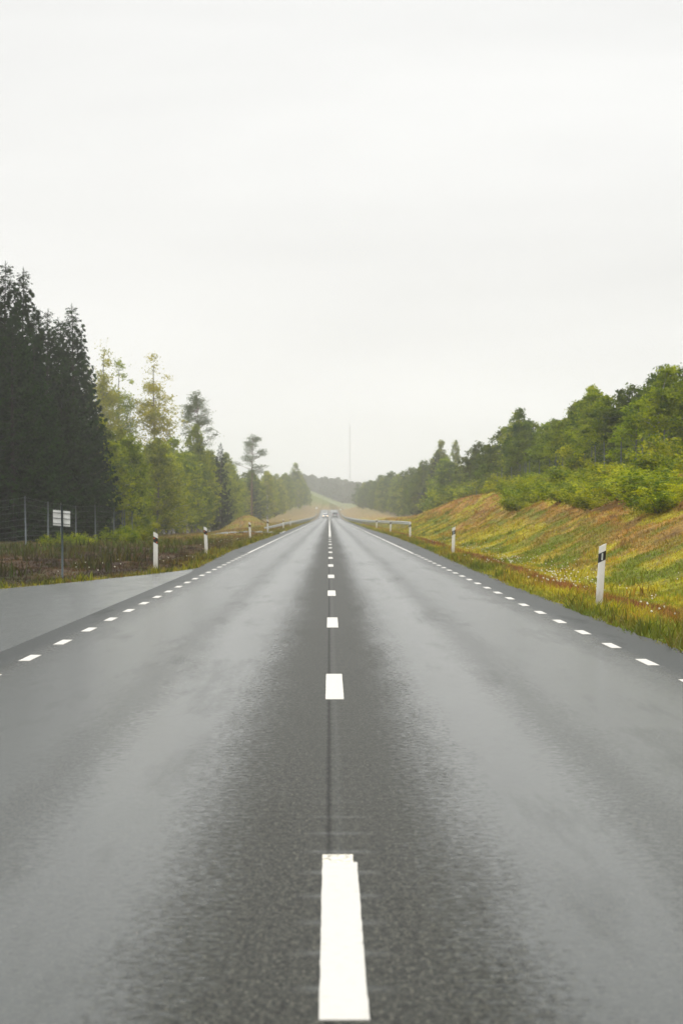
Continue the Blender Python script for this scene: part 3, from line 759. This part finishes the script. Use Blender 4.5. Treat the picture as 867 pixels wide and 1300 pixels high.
key = [('aspen_tree', TALL[0], 131, 438, 285, 'tall pale yellow aspen right beside the dark spruces', 'aspen', 1.05, 0.3),
       ('aspen_tree', TALL[2], 152, 457, 300, 'tall grey green aspen between the two yellow aspens', 'aspen', 1.1, 2.0),
       ('aspen_tree', TALL[1], 196, 452, 300, 'lone tall yellow aspen with open crown right of the aspen pair', 'aspen', 1.2, 1.0),
       ('pine_tree', PINE[1], 250, 495, 330, 'tall pine with a small rounded crown above the left wood', 'pine', 1.0, 0),
       ('pine_tree', PINE[0], 320, 550, 470, 'hazy slender pine rising over the middle of the left wood', 'pine', 1.15, 1),
       ('broadleaf_tree', BROAD[3], 248, 540, 322, 'pointed tree directly under the tall pine on the left', 'tree', .8, 1),
       ('spruce_tree', YSPR[0], 215, 546, 300, 'thin dark spruce tip between the lone aspen and the tall pine', 'spruce', .5, 1),
       ('spruce_tree', YSPR[0], 280, 563, 345, 'slender pointed tree at the right shoulder of the left wood', 'spruce', .7, 1),
       ('broadleaf_tree', BROAD[2], 375, 588, 900, 'faint tall tree rising over the hazy wood left of the road end', 'tree', 1.0, 1),
       ('broadleaf_tree', BROAD[0], 560, 560, 450, 'tall hazy round tree over the right wood left of the gap', 'tree', .8, 1),
       ('broadleaf_tree', BROAD[3], 578, 560, 455, 'tall hazy tree beside the round one left of the gap', 'tree', .55, 1),
       ('spruce_tree', YSPR[0], 538, 618, 385, 'small pointed dark spruce at the foot of the right slope', 'spruce', .95, 1),
       ('broadleaf_tree', BROAD[4], 752, 489, 172, 'yellow green birch with pointed top on the right crest', 'birch', .85, 2),
       ('broadleaf_tree', BROAD[5], 840, 466, 140, 'broad dark green tree with pale forked limbs near the right edge', 'tree', 1.0, 4),
       ('broadleaf_tree', BROAD[1], 878, 470, 132, 'broad dark green tree cut by the right edge of the photo', 'tree', 1.0, 4),
       ('broadleaf_tree', BROAD[1], 660, 519, 235, 'round dark green tree at the far end of the near right wood', 'tree', .9, 1)]
for (nm, pr, px, py, y, lab, cat, wide, rot) in key:
    x, _, zt = at(px, py, y); plant(nm, pr, x, y, zt-float(G(x, y)), lab, cat, None, wide, rot=rot)

# woods along both sides, front and second rows
LP = ([0, 100, 130, 150, 170, 200, 215, 230, 245, 260, 282, 300, 320, 340, 360, 375, 390, 400, 405], [530, 530, 540, 556, 560, 558, 566, 572, 566, 574, 584, 598, 603, 604, 606, 604, 610, 612, 612])
RP = ([440, 455, 470, 485, 500, 520, 540, 550, 575, 590, 600, 620, 640, 655, 672, 690, 705, 722, 735, 750, 780, 800, 820, 840, 870, 990], [616, 618, 612, 606, 602, 596, 590, 578, 585, 592, 580, 562, 556, 535, 532, 546, 534, 532, 508, 500, 500, 502, 494, 474, 470, 470])
def wood(side):
    rows = ([(17.6, 1.0, 0), (22.5, .97, 1), (29, .9, 2)] if side < 0 else [(19.0, 1.0, 0), (23.5, .98, 1), (30, .92, 2)])
    for (xo, hs, row) in rows:
        y = 186. if side < 0 else 124.
        y += row*3; cnt = 0
        while y < (1040, 1000, 800)[row]:
            x = side*(xo+rng.normal(0, 1.1)+0)-side*np.interp(y, [520, 1000], [0, 6.0]); px = VX+(x-CAMX)*F/y
            prof = np.interp(px, *(LP if side < 0 else RP))
            jit = rng.normal(0, 9 if row == 0 else 8)*min(1, 420/y)+ (6 if row == 0 else 1)*min(1, 300/y)
            zt = H-(prof+abs(jit)*(1 if rng.random() < .72 else -.6)-VY)*y/F
            h = max(4.5, (zt-float(G(x, y)))*(1 if row == 0 else hs))
            u = rng.random(); cnt += 1
            if side < 0:
                pr = YSPR[0] if u < .03 else BROAD[int(rng.choice([0, 2, 3, 4, 1, 4, 3]))]
            else:
                pr = YSPR[0] if u < .04 and y > 260 else BROAD[int(rng.choice([1, 5, 0, 1, 2, 3]))]
            nm, cat, ad = ('spruce_tree', 'spruce', 'young spruce') if pr is YSPR[0] else (('birch_tree', 'birch', 'yellow green birch') if pr is BROAD[4] else ('broadleaf_tree', 'tree', 'green broadleaf tree'))
            rowt = ['front row', 'second row', 'third row'][row]
            lm, lm2 = ('left wood', 'past the dark spruces') if side < 0 else ('right wood', 'from its near end')
            plant(nm, pr, x, y, h, f"{ad}, {ordw(cnt)} of the {lm}'s {rowt} {lm2}", cat, 'trees of the left wood' if side < 0 else 'trees of the right wood', wide=float(np.clip(rng.uniform(1.0, 1.35)*(10/h)**.35, .8, 1.6)))
            px_step = (7, 13, 26)[row]
            y += min(max(xo*0+px_step*y*y/(17*F), 4.0), (15, 30, 60)[row])
wood(-1); wood(1)

# thicket of leafy bushes on the right slope
bl = []
for _ in range(4000):
    if len(bl) >= 88: break
    y = rng.uniform(66, 200); x = rng.uniform(9.0, 15.5)
    px = VX+(x-CAMX)*F/y; 
    if px > 900 or px < 618: continue
    low = np.interp(px, [618, 650, 700, 760, 867, 900], [12.2, 10.6, 10.0, 9.6, 9.3, 9.2])
    if x < low-.9+2.0*vn(px/22, 3.3)+rng.random()*.4: continue
    if px < 655 and y < 150: continue
    if any((x-a)**2+((y-b_)*.5)**2 < 1.5 for a, b_ in bl): continue
    bl.append((x, y))
bl.sort(key=lambda p: -(p[0]/p[1]))
for k, (x, y) in enumerate(bl):
    plant('leafy_bush', BUSH[k % 3], x, y, rng.uniform(.45, .85), f'bright green leafy bush, {ordw(k+1)} from the right end of the thicket on the right slope', 'bush', 'bushes of the thicket on the right slope', wide=rng.uniform(1.25, 1.8), names=('stems', 'foliage'))
ex = [(738, 600, 150, 1.9, 1.0, 'rounded darker bush rising above the thicket in front of the right fence'), (862, 565, 108, 1.9, 1.1, 'big bush at the right edge of the photo in front of the fence'),
      (582, 612, 300, 2.6, 1.4, 'yellow green bush at the upper end of the bare right slope'), (566, 625, 315, 2.4, 1.5, 'low wide bush left of the yellow green one on the right slope'),
      (556, 632, 345, 2.2, 1.5, 'lowest bush at the left end of the bare right slope'), (624, 606, 235, 1.9, 1.1, 'dark small bush on the crest at the far end of the right slope'),
      (600, 612, 270, 2.0, 1.6, 'light green bush between the crest bush and the yellow green one')]
for (px, py, y, h, wd, lab) in ex:
    x, _, _ = at(px, py, y); plant('leafy_bush', BUSH[1], x, y, h, lab, 'bush', None, wide=wd, names=('stems', 'foliage'))
for k, (px, y, h) in enumerate([(170, 118, .6), (186, 128, .9), (150, 132, .7), (85, 118, .6), (60, 112, .5), (110, 122, .5)]):
    x, _, _ = at(px, 690, y); plant('leafy_bush', BUSH[k % 3], x, y, h, f'small green bush on the left heath, {ordw(k+1)} of its scattered kind', 'bush', 'small bushes on the left heath', wide=1.0, names=('stems', 'foliage'))

# far wood behind the crest: one mass
def far_wood():
    rg = np.random.default_rng(5); Vs = []; Fs = []; n = 0
    base = [make_lp(rg, k) for k in range(5)]
    for _ in range(950):
        y = rg.uniform(1560, 1960); x = rg.uniform(-135, 150)
        if abs(x-float(xc_(y))) < 9: continue
        px = VX+x*F/y
        g = float(G(x, y, False)); top = np.interp(px, [250, 340, 360, 380, 400, 420, 440, 455, 470, 600], [612, 612, 607, 604, 608, 610, 612, 616, 614, 612])+rg.normal(0, 1.8)
        h = np.clip(H-(top-VY)*y/F-g, 6, 26) if 250 < px < 600 else rg.uniform(7, 11)
        v, f = base[int(rg.integers(0, 5))]; a = rg.uniform(0, 6.28); c, s = math.cos(a), math.sin(a)
        w = v*np.array([h*.16+1, h*.16+1, h]); w = np.stack([w[:, 0]*c-w[:, 1]*s+x, w[:, 0]*s+w[:, 1]*c+y, w[:, 2]+g], 1)
        Vs.append(w); Fs.append(f+n); n += len(w)
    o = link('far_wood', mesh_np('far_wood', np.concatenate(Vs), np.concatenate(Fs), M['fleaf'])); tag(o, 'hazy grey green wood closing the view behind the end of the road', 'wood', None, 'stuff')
def make_lp(rg, k):
    m = 420; t = rg.random(m)**.8; env = (1-t)**(.75 if k < 3 else .4)*np.where(t < .1, .6, 1); a = rg.uniform(0, 6.28, m); r = env*rg.random(m)**.5
    C = np.stack([np.cos(a)*r, np.sin(a)*r, .04+t*.96], 1)
    u = rg.normal(size=(m, 3)); u /= np.linalg.norm(u, axis=1)[:, None]; w = np.cross(u, rg.normal(size=(m, 3))); w /= np.linalg.norm(w, axis=1)[:, None]
    sc = np.array([.34, .34, .055])
    V = np.stack([C-u*sc, C+w*sc, C+u*sc, C-w*sc], 1).reshape(-1, 3); b = np.arange(m)*4
    return V, np.stack([b, b+1, b+2, b+3], 1)
far_wood()

# ---------------------------------------------------------------- roadside posts
def post_profile(n=14, w=.058, d=.028):
    a = np.arange(n)*2*math.pi/n
    return np.stack([np.cos(a)*w, np.sin(a)*d*(1+.3*(np.sin(a) > 0))], 1)
def prism(P, z0, z1, shear, shear0=None):
    n = len(P); shear0 = 0 if shear0 is None else shear0
    lo = np.column_stack([P, z0+P[:, 0]*shear0]); hi = np.column_stack([P, z1+P[:, 0]*shear])
    Fs = [list(range(n))[::-1], [n+k for k in range(n)]]+[[k, (k+1) % n, n+(k+1) % n, n+k] for k in range(n)]
    m = MB(); m.add(np.concatenate([lo, hi]), Fs); return m
def make_post(side, loc, lean=0, leany=0, rz=0):
    t = empty('delineator_post', loc, rz); t.rotation_euler = (leany, lean, rz)
    sh = .55*side
    P = post_profile()
    prism(P, -.12, 1.0, sh).build('post_body', M['white'], t, smooth=False)
    prism(P*1.05, .735, .885, sh, sh).build('black_band', M['black'], t)
    r = MB()
    if side > 0:
        r.box((0, -.0335, .81), (.026, .006, .115)); r.build('reflector', M['refl'], t)
    else:
        r.box((-.034, -.034, .862), (.026, .006, .034)); r.build('reflector', M['amber'], t)
        r = MB(); r.box((.034, -.034, .752), (.026, .006, .034)); r.build('reflector', M['amber'], t)
    return t
posts = [(1, 760, 766, 39.3, .062, 'leaning white marker post nearest on the right verge'), (1, 574.8, 703, 90, .03, 'second white marker post on the right, standing alone past the nearest'),
         (1, 520.5, 683.5, 148, 0, 'white marker post at the near end of the right guardrail'), (1, 495.4, 677, 188, .03, 'second white marker post in front of the right guardrail'),
         (1, 478, 671.5, 238, 0, 'farthest white marker post along the right guardrail'),
         (-1, 198, 724.5, 62.7, 0.0, 'upright white marker post nearest on the left by the side road'), (-1, 262.5, 705, 88, -.045, 'left leaning white marker post second on the left verge'),
         (-1, 318, 684, 143, -.05, 'white marker post third on the left, before the farm track'), (-1, 340, 676.5, 190, 0, 'white marker post where the left guardrail begins'),
         (-1, 360, 671.8, 240, -.02, 'small white marker post in front of the left guardrail'), (-1, 369, 667.6, 300, -.02, 'farthest small white marker post by the left guardrail')]
for (sd, px, py, y, lean, lab) in posts:
    x, _, z = at(px, py, y); t = make_post(sd, (x, y, float(G(x, y))), lean); tag(t, lab, 'marker post', 'white marker posts along the road')

# ---------------------------------------------------------------- sign seen from behind, left
x, y = at(80, 733, 56.5)[:2]; zg = float(G(x, y)); ztop = H-(641-VY)*y/F
t = empty('road_sign', (x, y, zg)); tag(t, 'bare back of a pale rectangular sign on a thin dark pole, left verge', 'sign')
MB().tube([(0, 0, -.2), (-.005, 0, (ztop-zg)*.5), (-.012, 0, ztop-zg)], .024, 8).build('pole', M['darksteel'], t, smooth=True)
pz = (H-(658-VY)*y/F)-zg
pl = MB(); pl.box((-.025, .04, pz), (.40, .006, .36), 0, -.09); pl_o = pl.build('sign_plate', M['plate'], t)
for k in (-.13, -.005, .12):
    MB().box((-.025, .026, pz+k), (.40, .02, .011), 0, -.09).build('mounting_rail', M['wire'], pl_o)

# distant signs by the crest
for (px, py, yy, w_, h_, lab, m_) in ((402, 645, 900, .85, .75, 'tiny pale sign on the left where the road meets the crest', 'signw'), (432.5, 647, 880, .5, .6, 'tiny pale sign on the right where the road meets the crest', 'signw'),):
    x, _, z = at(px, py, yy); g = float(G(x, yy)); t = empty('road_sign', (x, yy, g)); tag(t, lab, 'sign')
    MB().tube([(0, 0, -.2), (0, 0, max(1.2, z-g+h_/2))], .04, 6).build('pole', M['steel'], t); MB().box((0, -.06, max(1.0, z-g)), (w_, .03, h_)).build('sign_plate', M[m_], t)

# ---------------------------------------------------------------- wildlife fences
def fence(side, X0, ys_, hgt, label):
    t = empty('wildlife_fence', (X0, ys_[0], float(G(X0, ys_[0])))); tag(t, label, 'fence'); org = np.array(t.location)
    tops = []
    for k, yy in enumerate(ys_):
        x = X0+side*.25*math.sin(k*1.3); g = float(G(x, yy)); ln = rng.normal(0, .03); hh = hgt*rng.uniform(.96, 1.05)
        m = MB(); m.tube([(0, 0, -.3), (ln*.6, 0, hh*.6), (ln*1.0, 0, hh)], .034, 6)
        p = m.build('post', M['fpost'], t, smooth=True); p.location = (x-org[0], yy-org[1], g-org[2])
        tops.append((x, yy, g, hh))
    m = MB()
    for f in (.06, .14, .23, .33, .44, .56, .70, .84, .97):
        P = [np.array((x, yy, g+hh*f))-org for (x, yy, g, hh) in tops]
        m.tube(P, .004, 3, cap=False)
    Q = []
    for (a, b_) in zip(tops[:-1], tops[1:]):
        nn = 12
        for q in range(nn):
            f = q/nn; p = [a[i]*(1-f)+b_[i]*f for i in range(4)]; m.tube([np.array((p[0], p[1], p[2]+.03))-org, np.array((p[0], p[1], p[2]+p[3]*.97))-org], .003, 3, cap=False)
    m.build('wire_mesh', M['wire'], t)
def ysteps(X0, pxs): return [abs(X0)*F/abs(p-VX) for p in pxs]
fence(-1, -14.0, [84, 93, 102]+ysteps(14.0, [28, 55, 79, 102, 123, 140, 151, 160, 172, 184])[:-1], 2.25, 'tall wire wildlife fence on thin posts before the dark spruces, left')
fence(1, 16.0, [100, 105.5, 110]+[16*F/(p-VX) for p in (845.7, 829, 812, 799, 785, 771, 758.7, 747, 736, 726, 717, 708, 700, 692, 684, 676, 668.6, 662, 656, 649.5, 640, 631, 622)]+[250, 262, 275], 2.45, 'tall wire wildlife fence along the crest of the right slope')

# ---------------------------------------------------------------- guardrails
def guardrail(name, side, path, label, post_h):
    """path rows: Y, X, top height above datum"""
    path = np.array(path, float); t = empty(name, (path[0, 1], path[0, 0], 0)); tag(t, label, 'guardrail', None); org = np.array([path[0, 1], path[0, 0], 0])
    Y = np.concatenate([np.arange(path[0, 0], 400, 2.0), np.arange(400, path[-1, 0], 8.0)]); X = np.interp(Y, path[:, 0], path[:, 1]); T = np.interp(Y, path[:, 0], path[:, 2])+rz_(Y)
    prof = np.array([(0, 0), (-.05, -.03), (-.08, -.09), (-.03, -.14), (-.03, -.17), (-.08, -.22), (-.05, -.28), (0, -.31), (.004, -.31), (-.045, -.275), (-.072, -.22), (-.022, -.17), (-.022, -.14), (-.072, -.09), (-.045, -.035), (.004, 0)])
    prof[:, 0] *= side
    k = len(prof); V = np.stack([np.stack([X+p[0], Y, T+p[1]], 1) for p in prof], 1).reshape(-1, 3)-org
    Fs = []
    n = len(Y)
    i, j = np.meshgrid(np.arange(k), np.arange(n-1)); i = i.ravel(); j = j.ravel()
    Fq = np.stack([j*k+i, j*k+(i+1) % k, (j+1)*k+(i+1) % k, (j+1)*k+i], 1)
    link('rail_beam', mesh_np('rail_beam', V, Fq, M['steel']), t)
    far = MB(); cnt = 0; yy = path[0, 0]+2
    while yy < path[-1, 0]:
        x = float(np.interp(yy, path[:, 0], path[:, 1]))+side*.05; tp = float(np.interp(yy, path[:, 0], path[:, 2])+rz_(yy)); g = float(G(x, yy))-.2
        if tp-g > .25:
            if cnt < 90: MB().box((x-org[0], yy-org[1], (tp-.04+g)/2), (.06, .12, tp-.04-g)).build('post', M['steel'], t)
            else: far.box((x-org[0], yy-org[1], (tp-.04+g)/2), (.06, .12, tp-.04-g))
            cnt += 1
        yy += 4
    if far.n: o = far.build('far_posts', M['steel'], t); o['kind'] = 'stuff'
    return t
guardrail('guardrail', 1, [(212, 7.1, .80), (232, 6.9, .80), (262, 6.0, .77), (300, 4.9, .75), (340, 4.45, .74), (400, 4.35, .74), (860, 4.3, .74)], 'grey steel guardrail along the right side, its near end swung outwards', .75)
guardrail('guardrail', -1, [(236, -6.4, .18), (262, -5.9, .30), (300, -5.3, .50), (345, -4.6, .62), (400, -4.4, .66), (880, -4.35, .7)], 'grey steel guardrail along the left side, its near end sinking into the ground', .7)

# ---------------------------------------------------------------- cars
def loft(sections):
    n = len(sections[0]); m = MB(); V = np.concatenate([np.array(s, float) for s in sections]); Fs = []
    for i in range(len(sections)-1):
        for k in range(n): Fs.append([i*n+k, i*n+(k+1) % n, (i+1)*n+(k+1) % n, (i+1)*n+k])
    Fs.append(list(range(n))); Fs.append([(len(sections)-1)*n+k for k in range(n)][::-1]); m.add(V, Fs); return m
def make_car(loc, rz, van, paint, label, lit):
    t = empty('car', loc, rz); tag(t, label, 'car')
    # local: +Y is the front of the car
    W2 = .90 if not van else .93; Hh = 1.48 if not van else 1.85
    def sec(y, zb, zt, w, r=.12): return [(-w, y, zb+.06), (-w, y, zt-r), (-w+r*.6, y, zt), (w-r*.6, y, zt), (w, y, zt-r), (w, y, zb+.06), (w-.06, y, zb), (-w+.06, y, zb)]
    L = 2.15
    if not van:
        body = [sec(-L, .35, .80, W2*.86), sec(-L+.12, .22, .95, W2*.96), sec(-L+.7, .2, .98, W2), sec(.6, .2, .95, W2), sec(1.2, .2, .88, W2), sec(L-.2, .22, .74, W2*.94), sec(L, .32, .62, W2*.84)]
        cab = [sec(-L+.22, .9, .98, W2*.84, .03), sec(-L+.75, .9, Hh-.04, W2*.76), sec(-.2, .9, Hh, W2*.78), sec(.35, .9, Hh-.06, W2*.78), sec(1.15, .86, .92, W2*.86, .03)]
    else:
        body = [sec(-L, .35, .92, W2*.9), sec(-L+.1, .25, 1.08, W2*.98), sec(1.2, .25, 1.05, W2), sec(L-.2, .28, .9, W2*.94), sec(L, .35, .72, W2*.84)]
        cab = [sec(-L+.08, 1.0, 1.1, W2*.93, .03), sec(-L+.22, 1.0, Hh-.05, W2*.86), sec(.3, 1.0, Hh, W2*.87), sec(.7, 1.0, Hh-.1, W2*.86), sec(1.45, .98, 1.06, W2*.9, .03)]
    loft(body).build('body', M[paint], t, smooth=False); cabo = loft(cab).build('cabin', M[paint], t)
    z0, z1 = (.98, Hh-.12) if not van else (1.12, Hh-.18)
    def pane(pts, nm='window'):
        m = MB(); P = np.array(pts, float); m.add(np.concatenate([P, P+np.array([0, 0, -.004])]), [[0, 1, 2, 3], [7, 6, 5, 4], [0, 4, 5, 1], [1, 5, 6, 2], [2, 6, 7, 3], [3, 7, 4, 0]]); m.build(nm, M['glass'], t)
    if not van:
        pane([(-.70, 1.13, .96), (.70, 1.13, .96), (.60, .42, Hh-.11), (-.60, .42, Hh-.11)], 'windscreen')
        pane([(-.66, -L+.23, 1.03), (.66, -L+.23, 1.03), (.56, -L+.66, Hh-.13), (-.56, -L+.66, Hh-.13)], 'rear_window')
    else:
        pane([(-.76, 1.46, 1.1), (.76, 1.46, 1.1), (.66, .80, Hh-.18), (-.66, .80, Hh-.18)], 'windscreen')
        pane([(-.74, -L+.055, 1.13), (.74, -L+.055, 1.13), (.68, -L+.19, Hh-.18), (-.68, -L+.19, Hh-.18)], 'rear_window')
    for s in (-1, 1):
        w = W2*(.80 if not van else .90)
        pane([(s*(w+.03), -L+.7, z0+.0), (s*(w+.03), .75, z0), (s*(w-.035), .25, z1), (s*(w-.035), -L+.85, z1)], 'side_window')
        MB().box((s*(W2+.06), .85, z0+.06), (.16, .08, .12)).build('mirror', M[paint], t)
        m = MB(); m.box((s*W2*.68, L-.055, .66), (.34, .10, .14)); m.build('headlight', M['lamp'] if lit else M['lens'], t)
        m = MB(); m.box((s*W2*.80, -L+.02, .86 if not van else 1.0), (.20, .10, .16 if not van else .34)); m.build('tail_light', M['red'], t)
        for yy in (-1.3, 1.32):
            a = np.arange(20)*2*math.pi/20
            def disc(r, x0, x1, mat, nm, par):
                V = np.concatenate([np.stack([np.full(20, x0), yy+np.cos(a)*r, .32+np.sin(a)*r], 1), np.stack([np.full(20, x1), yy+np.cos(a)*r, .32+np.sin(a)*r], 1)])
                m = MB(); m.add(V, [list(range(20)), [20+k for k in range(20)][::-1]]+[[k, (k+1) % 20, 20+(k+1) % 20, 20+k] for k in range(20)]); return m.build(nm, mat, par)
            wh = disc(.32, s*(W2-.20), s*(W2+.012), M['tyre'], 'wheel', t); disc(.21, s*(W2-.02), s*(W2+.02), M['rim'], 'rim', wh)
    MB().box((0, L+.004, .42), (1.3, .03, .16)).build('grille', M['black'], t); MB().box((0, -L-.012, .52), (1.62, .05, .20)).build('rear_bumper', M['black'], t)
    MB().box((0, -L-.006, .78), (.52, .012, .11)).build('number_plate', M['signw'], t)
yc = 740
make_car((at(413.2, 655, yc)[0], yc, float(rz_(yc))), math.pi, False, 'carw', 'small pale car coming towards us with headlights on, far down the road', True)
make_car((at(425.3, 655, yc)[0], yc, float(rz_(yc))), 0, True, 'carg', 'tall grey car driving away from us, far down the road', False)

# ---------------------------------------------------------------- radio mast
xm, ym, zm = at(444, 538, 1880); g = float(G(xm, ym)); t = empty('radio_mast', (xm, ym, g)); tag(t, 'faint thin radio mast rising from the haze above the end of the road', 'mast')
m = MB(); Hm = zm-g
for a in (0, 2.094, 4.189):
    m.tube([(math.cos(a)*.5, math.sin(a)*.5, -1), (math.cos(a)*.26, math.sin(a)*.26, Hm*.97)], .10, 4)
zz = 0; k = 0
while zz < Hm*.96:
    for a in (0, 2.094, 4.189):
        r0 = .5-.24*zz/Hm; b_ = a+2.094
        m.tube([(math.cos(a)*r0, math.sin(a)*r0, zz), (math.cos(b_)*r0, math.sin(b_)*r0, zz+1.2)], .025, 3)
    zz += 1.4
m.build('lattice', M['mast'], t); MB().tube([(0, 0, Hm*.96), (0, 0, Hm)], .08, 5).build('antenna', M['mast'], t)

# ---------------------------------------------------------------- haze
HZ = (-1520, 1520, -170, 2850, -6, 82)
hb = MB(); hb.box(((HZ[0]+HZ[1])/2, (HZ[2]+HZ[3])/2, (HZ[4]+HZ[5])/2), (HZ[1]-HZ[0], HZ[3]-HZ[2], HZ[5]-HZ[4]))
mh, nt, out = newmat('haze'); pv = N(nt, 'VolumePrincipled'); pv.inputs['Color'].default_value = (.99, .992, .985, 1); pv.inputs['Density'].default_value = .00046; pv.inputs['Anisotropy'].default_value = 0.8
nt.links.new(pv.outputs[0], out.inputs['Volume'])
o = hb.build('haze', mh); tag(o, kind='stuff', label='pale even mist lying over the whole road and wood', cat='mist')

# ---------------------------------------------------------------- sky, sun, camera
SUN_EL, SUN_AZ = 52, -38      # azimuth from +Y towards +X
w = bpy.data.worlds.new('World'); scene.world = w; w.use_nodes = True; nt = w.node_tree; nt.nodes.clear()
out = nt.nodes.new('ShaderNodeOutputWorld'); bg = nt.nodes.new('ShaderNodeBackground'); bg.inputs[1].default_value = .1
sky = nt.nodes.new('ShaderNodeTexSky'); sky.sky_type = 'NISHITA'; sky.sun_disc = False; sky.sun_elevation = R(SUN_EL); sky.sun_rotation = R(SUN_AZ); sky.dust_density = 4; sky.air_density = 1.2
tc = nt.nodes.new('ShaderNodeTexCoord').outputs['Generated']; sx = nt.nodes.new('ShaderNodeSeparateXYZ'); nt.links.new(tc, sx.inputs[0]); z = sx.outputs[2]
# overcast deck: brighter towards the zenith, soft darker bands
lum = ramp(nt, z, [(.0, 1.30/3), (.05, 1.13/3), (.09, 1.0/3), (.125, .93/3), (.16, .99/3), (.22, .90/3), (.30, 1.05/3), (.55, 2.0/3), (1, 2.75/3)])
n1 = noise(nt, mapping(nt, tc, (1.2, 1.2, 7.5), (.3, 0, .15)), 2.1, 3, .45, .4)
n2 = noise(nt, mapping(nt, tc, (2.2, 2.2, 12), (4, 1, 2)), 1.7, 4, .5, .2)
cl_ = ramp(nt, math_(nt, 'ADD', math_(nt, 'MULTIPLY', n1, .65), math_(nt, 'MULTIPLY', n2, .35)), [(.36, .905), (.60, 1.03)])
lum = math_(nt, 'MULTIPLY', math_(nt, 'MULTIPLY', lum, 30.0), cl_)
cc = mixc(nt, 1.0, (1.0, 1.0, .985), lum, 'MULTIPLY')
c = mixc(nt, .95, sky.outputs[0], cc)
nt.links.new(c, bg.inputs[0]); nt.links.new(bg.outputs[0], out.inputs[0])

sl = bpy.data.lights.new('sun', 'SUN'); sl.energy = 1.5; sl.angle = R(16); sl.color = (1, .95, .86)
so = bpy.data.objects.new('sun', sl); COL.objects.link(so)
from mathutils import Vector
dv = Vector((math.sin(R(SUN_AZ))*math.cos(R(SUN_EL)), math.cos(R(SUN_AZ))*math.cos(R(SUN_EL)), math.sin(R(SUN_EL))))
so.rotation_euler = dv.to_track_quat('Z', 'Y').to_euler()

cd = bpy.data.cameras.new('camera'); co = bpy.data.objects.new('camera', cd); COL.objects.link(co); scene.camera = co
cd.sensor_fit = 'VERTICAL'; cd.sensor_height = 36; cd.sensor_width = 24; cd.lens = F/1300*36
co.location = (CAMX, 0, H)
co.rotation_euler = (R(90)+math.atan((VY-650)/F), 0, -math.atan((433.5-VX)/F))
cd.clip_start = .1; cd.clip_end = 6000
cd.dof.use_dof = True; cd.dof.focus_distance = 27; cd.dof.aperture_fstop = 5.6
scene.view_settings.view_transform = 'Standard'; scene.view_settings.look = 'None'; scene.view_settings.gamma = 1; scene.view_settings.exposure = 0
cy = scene.cycles
cy.use_denoising = True; cy.max_bounces = 8; cy.diffuse_bounces = 3; cy.glossy_bounces = 3; cy.transmission_bounces = 4; cy.volume_bounces = 3; cy.transparent_max_bounces = 6
try: cy.volume_step_rate = 4
except Exception: pass
